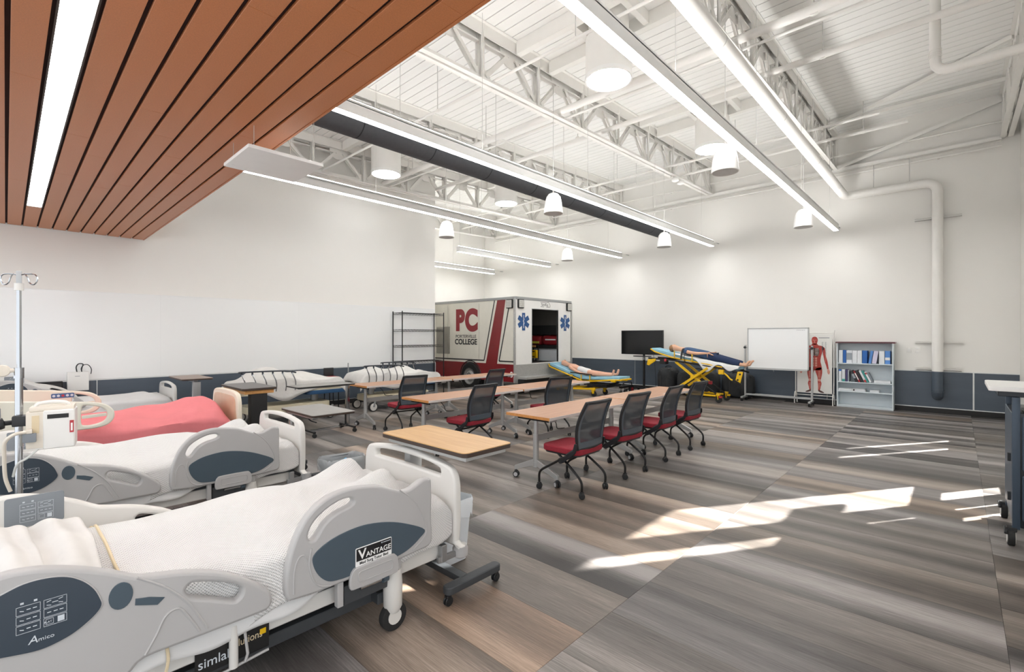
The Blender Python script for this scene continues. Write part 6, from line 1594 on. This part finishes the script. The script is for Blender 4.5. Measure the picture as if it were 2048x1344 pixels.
def stretcher(label, x0, x1, yc, raised_near, bumps, seed, blue_foot=True):
    """hospital stretcher under a rumpled sheet, drop rails on curved spindles"""
    t = thing('hospital_stretcher', ((x0 + x1) / 2, yc, 0), label, 'stretcher', 'sheet-covered stretchers')
    w = .36; r2 = random.Random(seed); ph = [r2.uniform(0, 6) for _ in range(6)]
    b = MB(); b.poly([(x, yc + y, .2) for x, y in rrect(x0 + .25, x1 - .25, -.3, .3, .1)], (0, 0, .13)); b.build('base_cover', 'stretcher_cream', t, bev=.03, seg=3)
    for x in (x0 + .45, x1 - .45): MB().cyl((x, yc, .32), (x, yc, .56), .07, n=16).build('lift_column', 'steel_grey', t)
    for x in (x0 + .3, x1 - .3):
        for s_ in (-1, 1):
            o = MB().cyl((x, yc + s_ * .34 - .025, .1), (x, yc + s_ * .34 + .025, .1), .1, n=24).build('wheel', 'rubber', t, bev=.008)
            MB().cyl((x, yc + s_ * .34 - .03, .1), (x, yc + s_ * .34 + .03, .1), .078, n=20).build('hub', 'bed_light', o)
            b = MB(); b.bar((x, yc + s_ * .375, .1), (x + .04, yc + s_ * .375, .26), .02, .04); b.build('fork', 'steel_grey', t, bev=.004, seg=1)
    b = MB(); b.poly([(x, yc + y, .55) for x, y in rrect(x0, x1, -.37, .37, .1)], (0, 0, .05)); b.build('litter_frame', 'stretcher_cream', t, bev=.012)
    b = MB(); b.poly([(x, yc + y, .48) for x, y in rrect(x1 - .75, x1 + .03, -.385, .385, .09)], (0, 0, .075)); b.build('foot_bumper', 'stretcher_blue', t, bev=.015)
    def f(u, v):
        x = x0 - .02 + (x1 - x0 + .02) * u; a = (v - .5) * 2
        e = max(0, abs(a) - .7) / .3
        y = yc + (min(abs(a), .7) / .7 * w + .03 * e) * (1 if a > 0 else -1)
        z = .755 + .02 * math.sin(13 * u + ph[0] + 4 * v) + .012 * math.sin(29 * u + ph[1]) * math.cos(9 * v + ph[2])
        for bx, by, sx, sy, h in bumps: z += h * math.exp(-((u - bx) / sx) ** 2 - ((a - by) / sy) ** 2)
        dep = .19 + .04 * math.sin(9 * u + ph[3]) + .12 * math.exp(-((u - .42) / .13) ** 2) * (a < 0)
        k = max(0, (u - .93) / .07)
        z -= e ** 1.2 * (dep + (z - .755) * .8) + k ** 2 * .08 + max(0, (.06 - u) / .06) ** 1.5 * .14
        return (x, y + .012 * math.sin(31 * u + ph[4]) * e, z)
    MB().grid(f, 80, 40).build('sheet', 'sheet_wrinkled', t, angle=80, solid=.004)
    for s_ in ((-1, 1) if raised_near == 2 else (-1,)):
        y = yc + s_ * .42; lo_ = .93 if (s_ < 0) == raised_near or raised_near == 2 else .93
        xa = x0 + .05 + (.0 if s_ < 0 else .9); xb = xa + .95
        rail = MB().tube(cmr([(xa, y, .955), (xa + .1, y, .965), (xb - .2, y, .955), (xb, y, .915)], 5, False), .02, n=8, flat=.7).build('side_rail', 'rail_dark', t)
        for k in range(6):
            x = xa + .05 + (xb - xa - .12) * k / 5
            MB().tube(cmr([(x, y, .95), (x + .01, y + s_ * .01, .89), (x + .045, y + s_ * .02, .80), (x + .06, y + s_ * .015, .70), (x + .055, y, .60)], 4, False), .011, n=8).build('spindle', 'chrome', rail)
            MB().cyl((x, y, .955), (x + .005, y, .905), .016, n=8).build('spindle_cap', 'rail_dark', rail)
    if raised_near == 2: MB().cyl((x0 + .1, yc + .33, .6), (x0 + .1, yc + .33, 1.0), .012, n=8).build('drip_pole', 'steel_grey', t)
    return t
stretcher('sheet-covered stretcher beside the charcoal-topped table, with dark blue foot end', 2.62, 4.6, 9.22, 1, [(.36, .1, .2, .6, .22), (.66, .1, .13, .55, .13), (.2, 0, .1, .5, .08)], 3)
t = stretcher('sheet-covered stretcher in front of the black wire rack', 4.95, 7.0, 9.25, 2, [(.28, .2, .12, .4, .16), (.1, -.1, .08, .6, .07), (.6, .1, .18, .4, .13), (.4, -.3, .1, .4, .05)], 5)
# dark chair beyond the second stretcher
t = thing('transport_chair', (4.86, 9.95, 0), 'small dark folding chair with red trim between the two stretchers', 'chair')
MB().box(4.74, 4.98, 9.82, 10.1, .66, .70).build('seat', 'red_bag', t, bev=.01)
MB().box(4.75, 4.97, 10.08, 10.11, .70, .88).build('backrest', 'black_plastic', t, bev=.01)
for x in (4.76, 4.96):
    for y in (9.84, 10.08): MB().cyl((x, y, .0), (x, y, .67), .012, n=8).build('leg', 'black_metal', t)

# ================================================================ cart at the window wall
t = thing('medical_cart', (5.5, -.5, 0), 'dark blue-grey equipment cart with white worktop and large casters at the right edge', 'cart')
MB().poly([(a, c, 1.165) for a, c in rrect(5.1, 5.84, -.78, -.165, .03)], (0, 0, .035)).build('worktop', 'cart_white', t, bev=.008)
MB().box(5.2, 5.75, -.77, -.22, 1.12, 1.165).build('worktop_tray', 'cart_dark', t, bev=.004, seg=1)
MB().box(5.2, 5.9, -.78, -.30, .14, 1.0).build('body', 'cart_dark', t, bev=.01)
for x in (5.2, 5.88):
    for y in (-.315, -.77): MB().box(x - .022, x + .022, y - .022, y + .022, .13, 1.12).build('corner_post', 'cart_blue', t, bev=.008)
for z0, z1 in ((.2, .54), (.57, .98)):
    d = plate('door', rrect(-.75, -.345, z0, z1, .015), [], .02, .004, basis((5.185, 0, 0), (0, 1, 0), (0, 0, 1)), 'cart_blue', t)
    plate('door_window', rrect(-.71, -.385, z0 + .04, z1 - .04, .02), [], .008, .002, basis((5.174, 0, 0), (0, 1, 0), (0, 0, 1)), 'screen_black', d)
    MB().box(5.16, 5.175, -.372, -.362, z0 + .1, z1 - .1).build('handle', 'steel_grey', d, bev=.003, seg=1)
MB().box(5.19, 5.9, -.305, -.292, .2, 1.0).build('side_panel', 'cart_blue', t, bev=.003, seg=1)
for z in (.32, .62): MB().box(5.28, 5.31, -.292, -.275, z, z + .06).build('hinge', 'black_plastic', t)
for x in (5.2, 5.95):
    for y in (-.29, -.74):
        o = MB().cyl((x, y - .02, .063), (x, y + .02, .063), .063, n=24).build('caster', 'rubber', t, bev=.006)
        MB().cyl((x, y - .024, .063), (x, y + .024, .063), .045, n=20).build('hub', 'bed_light', o)
        b = MB(); b.box(x - .03, x + .03, y - .03, y + .03, .11, .14); b.bar((x - .06, y + .03, .1), (x + .02, y + .03, .13), .02, .02); b.build('caster_fork', 'black_plastic', t, bev=.004, seg=1)
t = thing('tablet', (5.42, -.5, 1.0), 'dark tablet resting at an angle on the cart below its white worktop', 'tablet')
MB().box(-.12, .12, -.09, .09, 0, .012, Matrix.Translation((5.35, -.45, 1.005))).build('slab', 'black_plastic', t, bev=.003, seg=1)
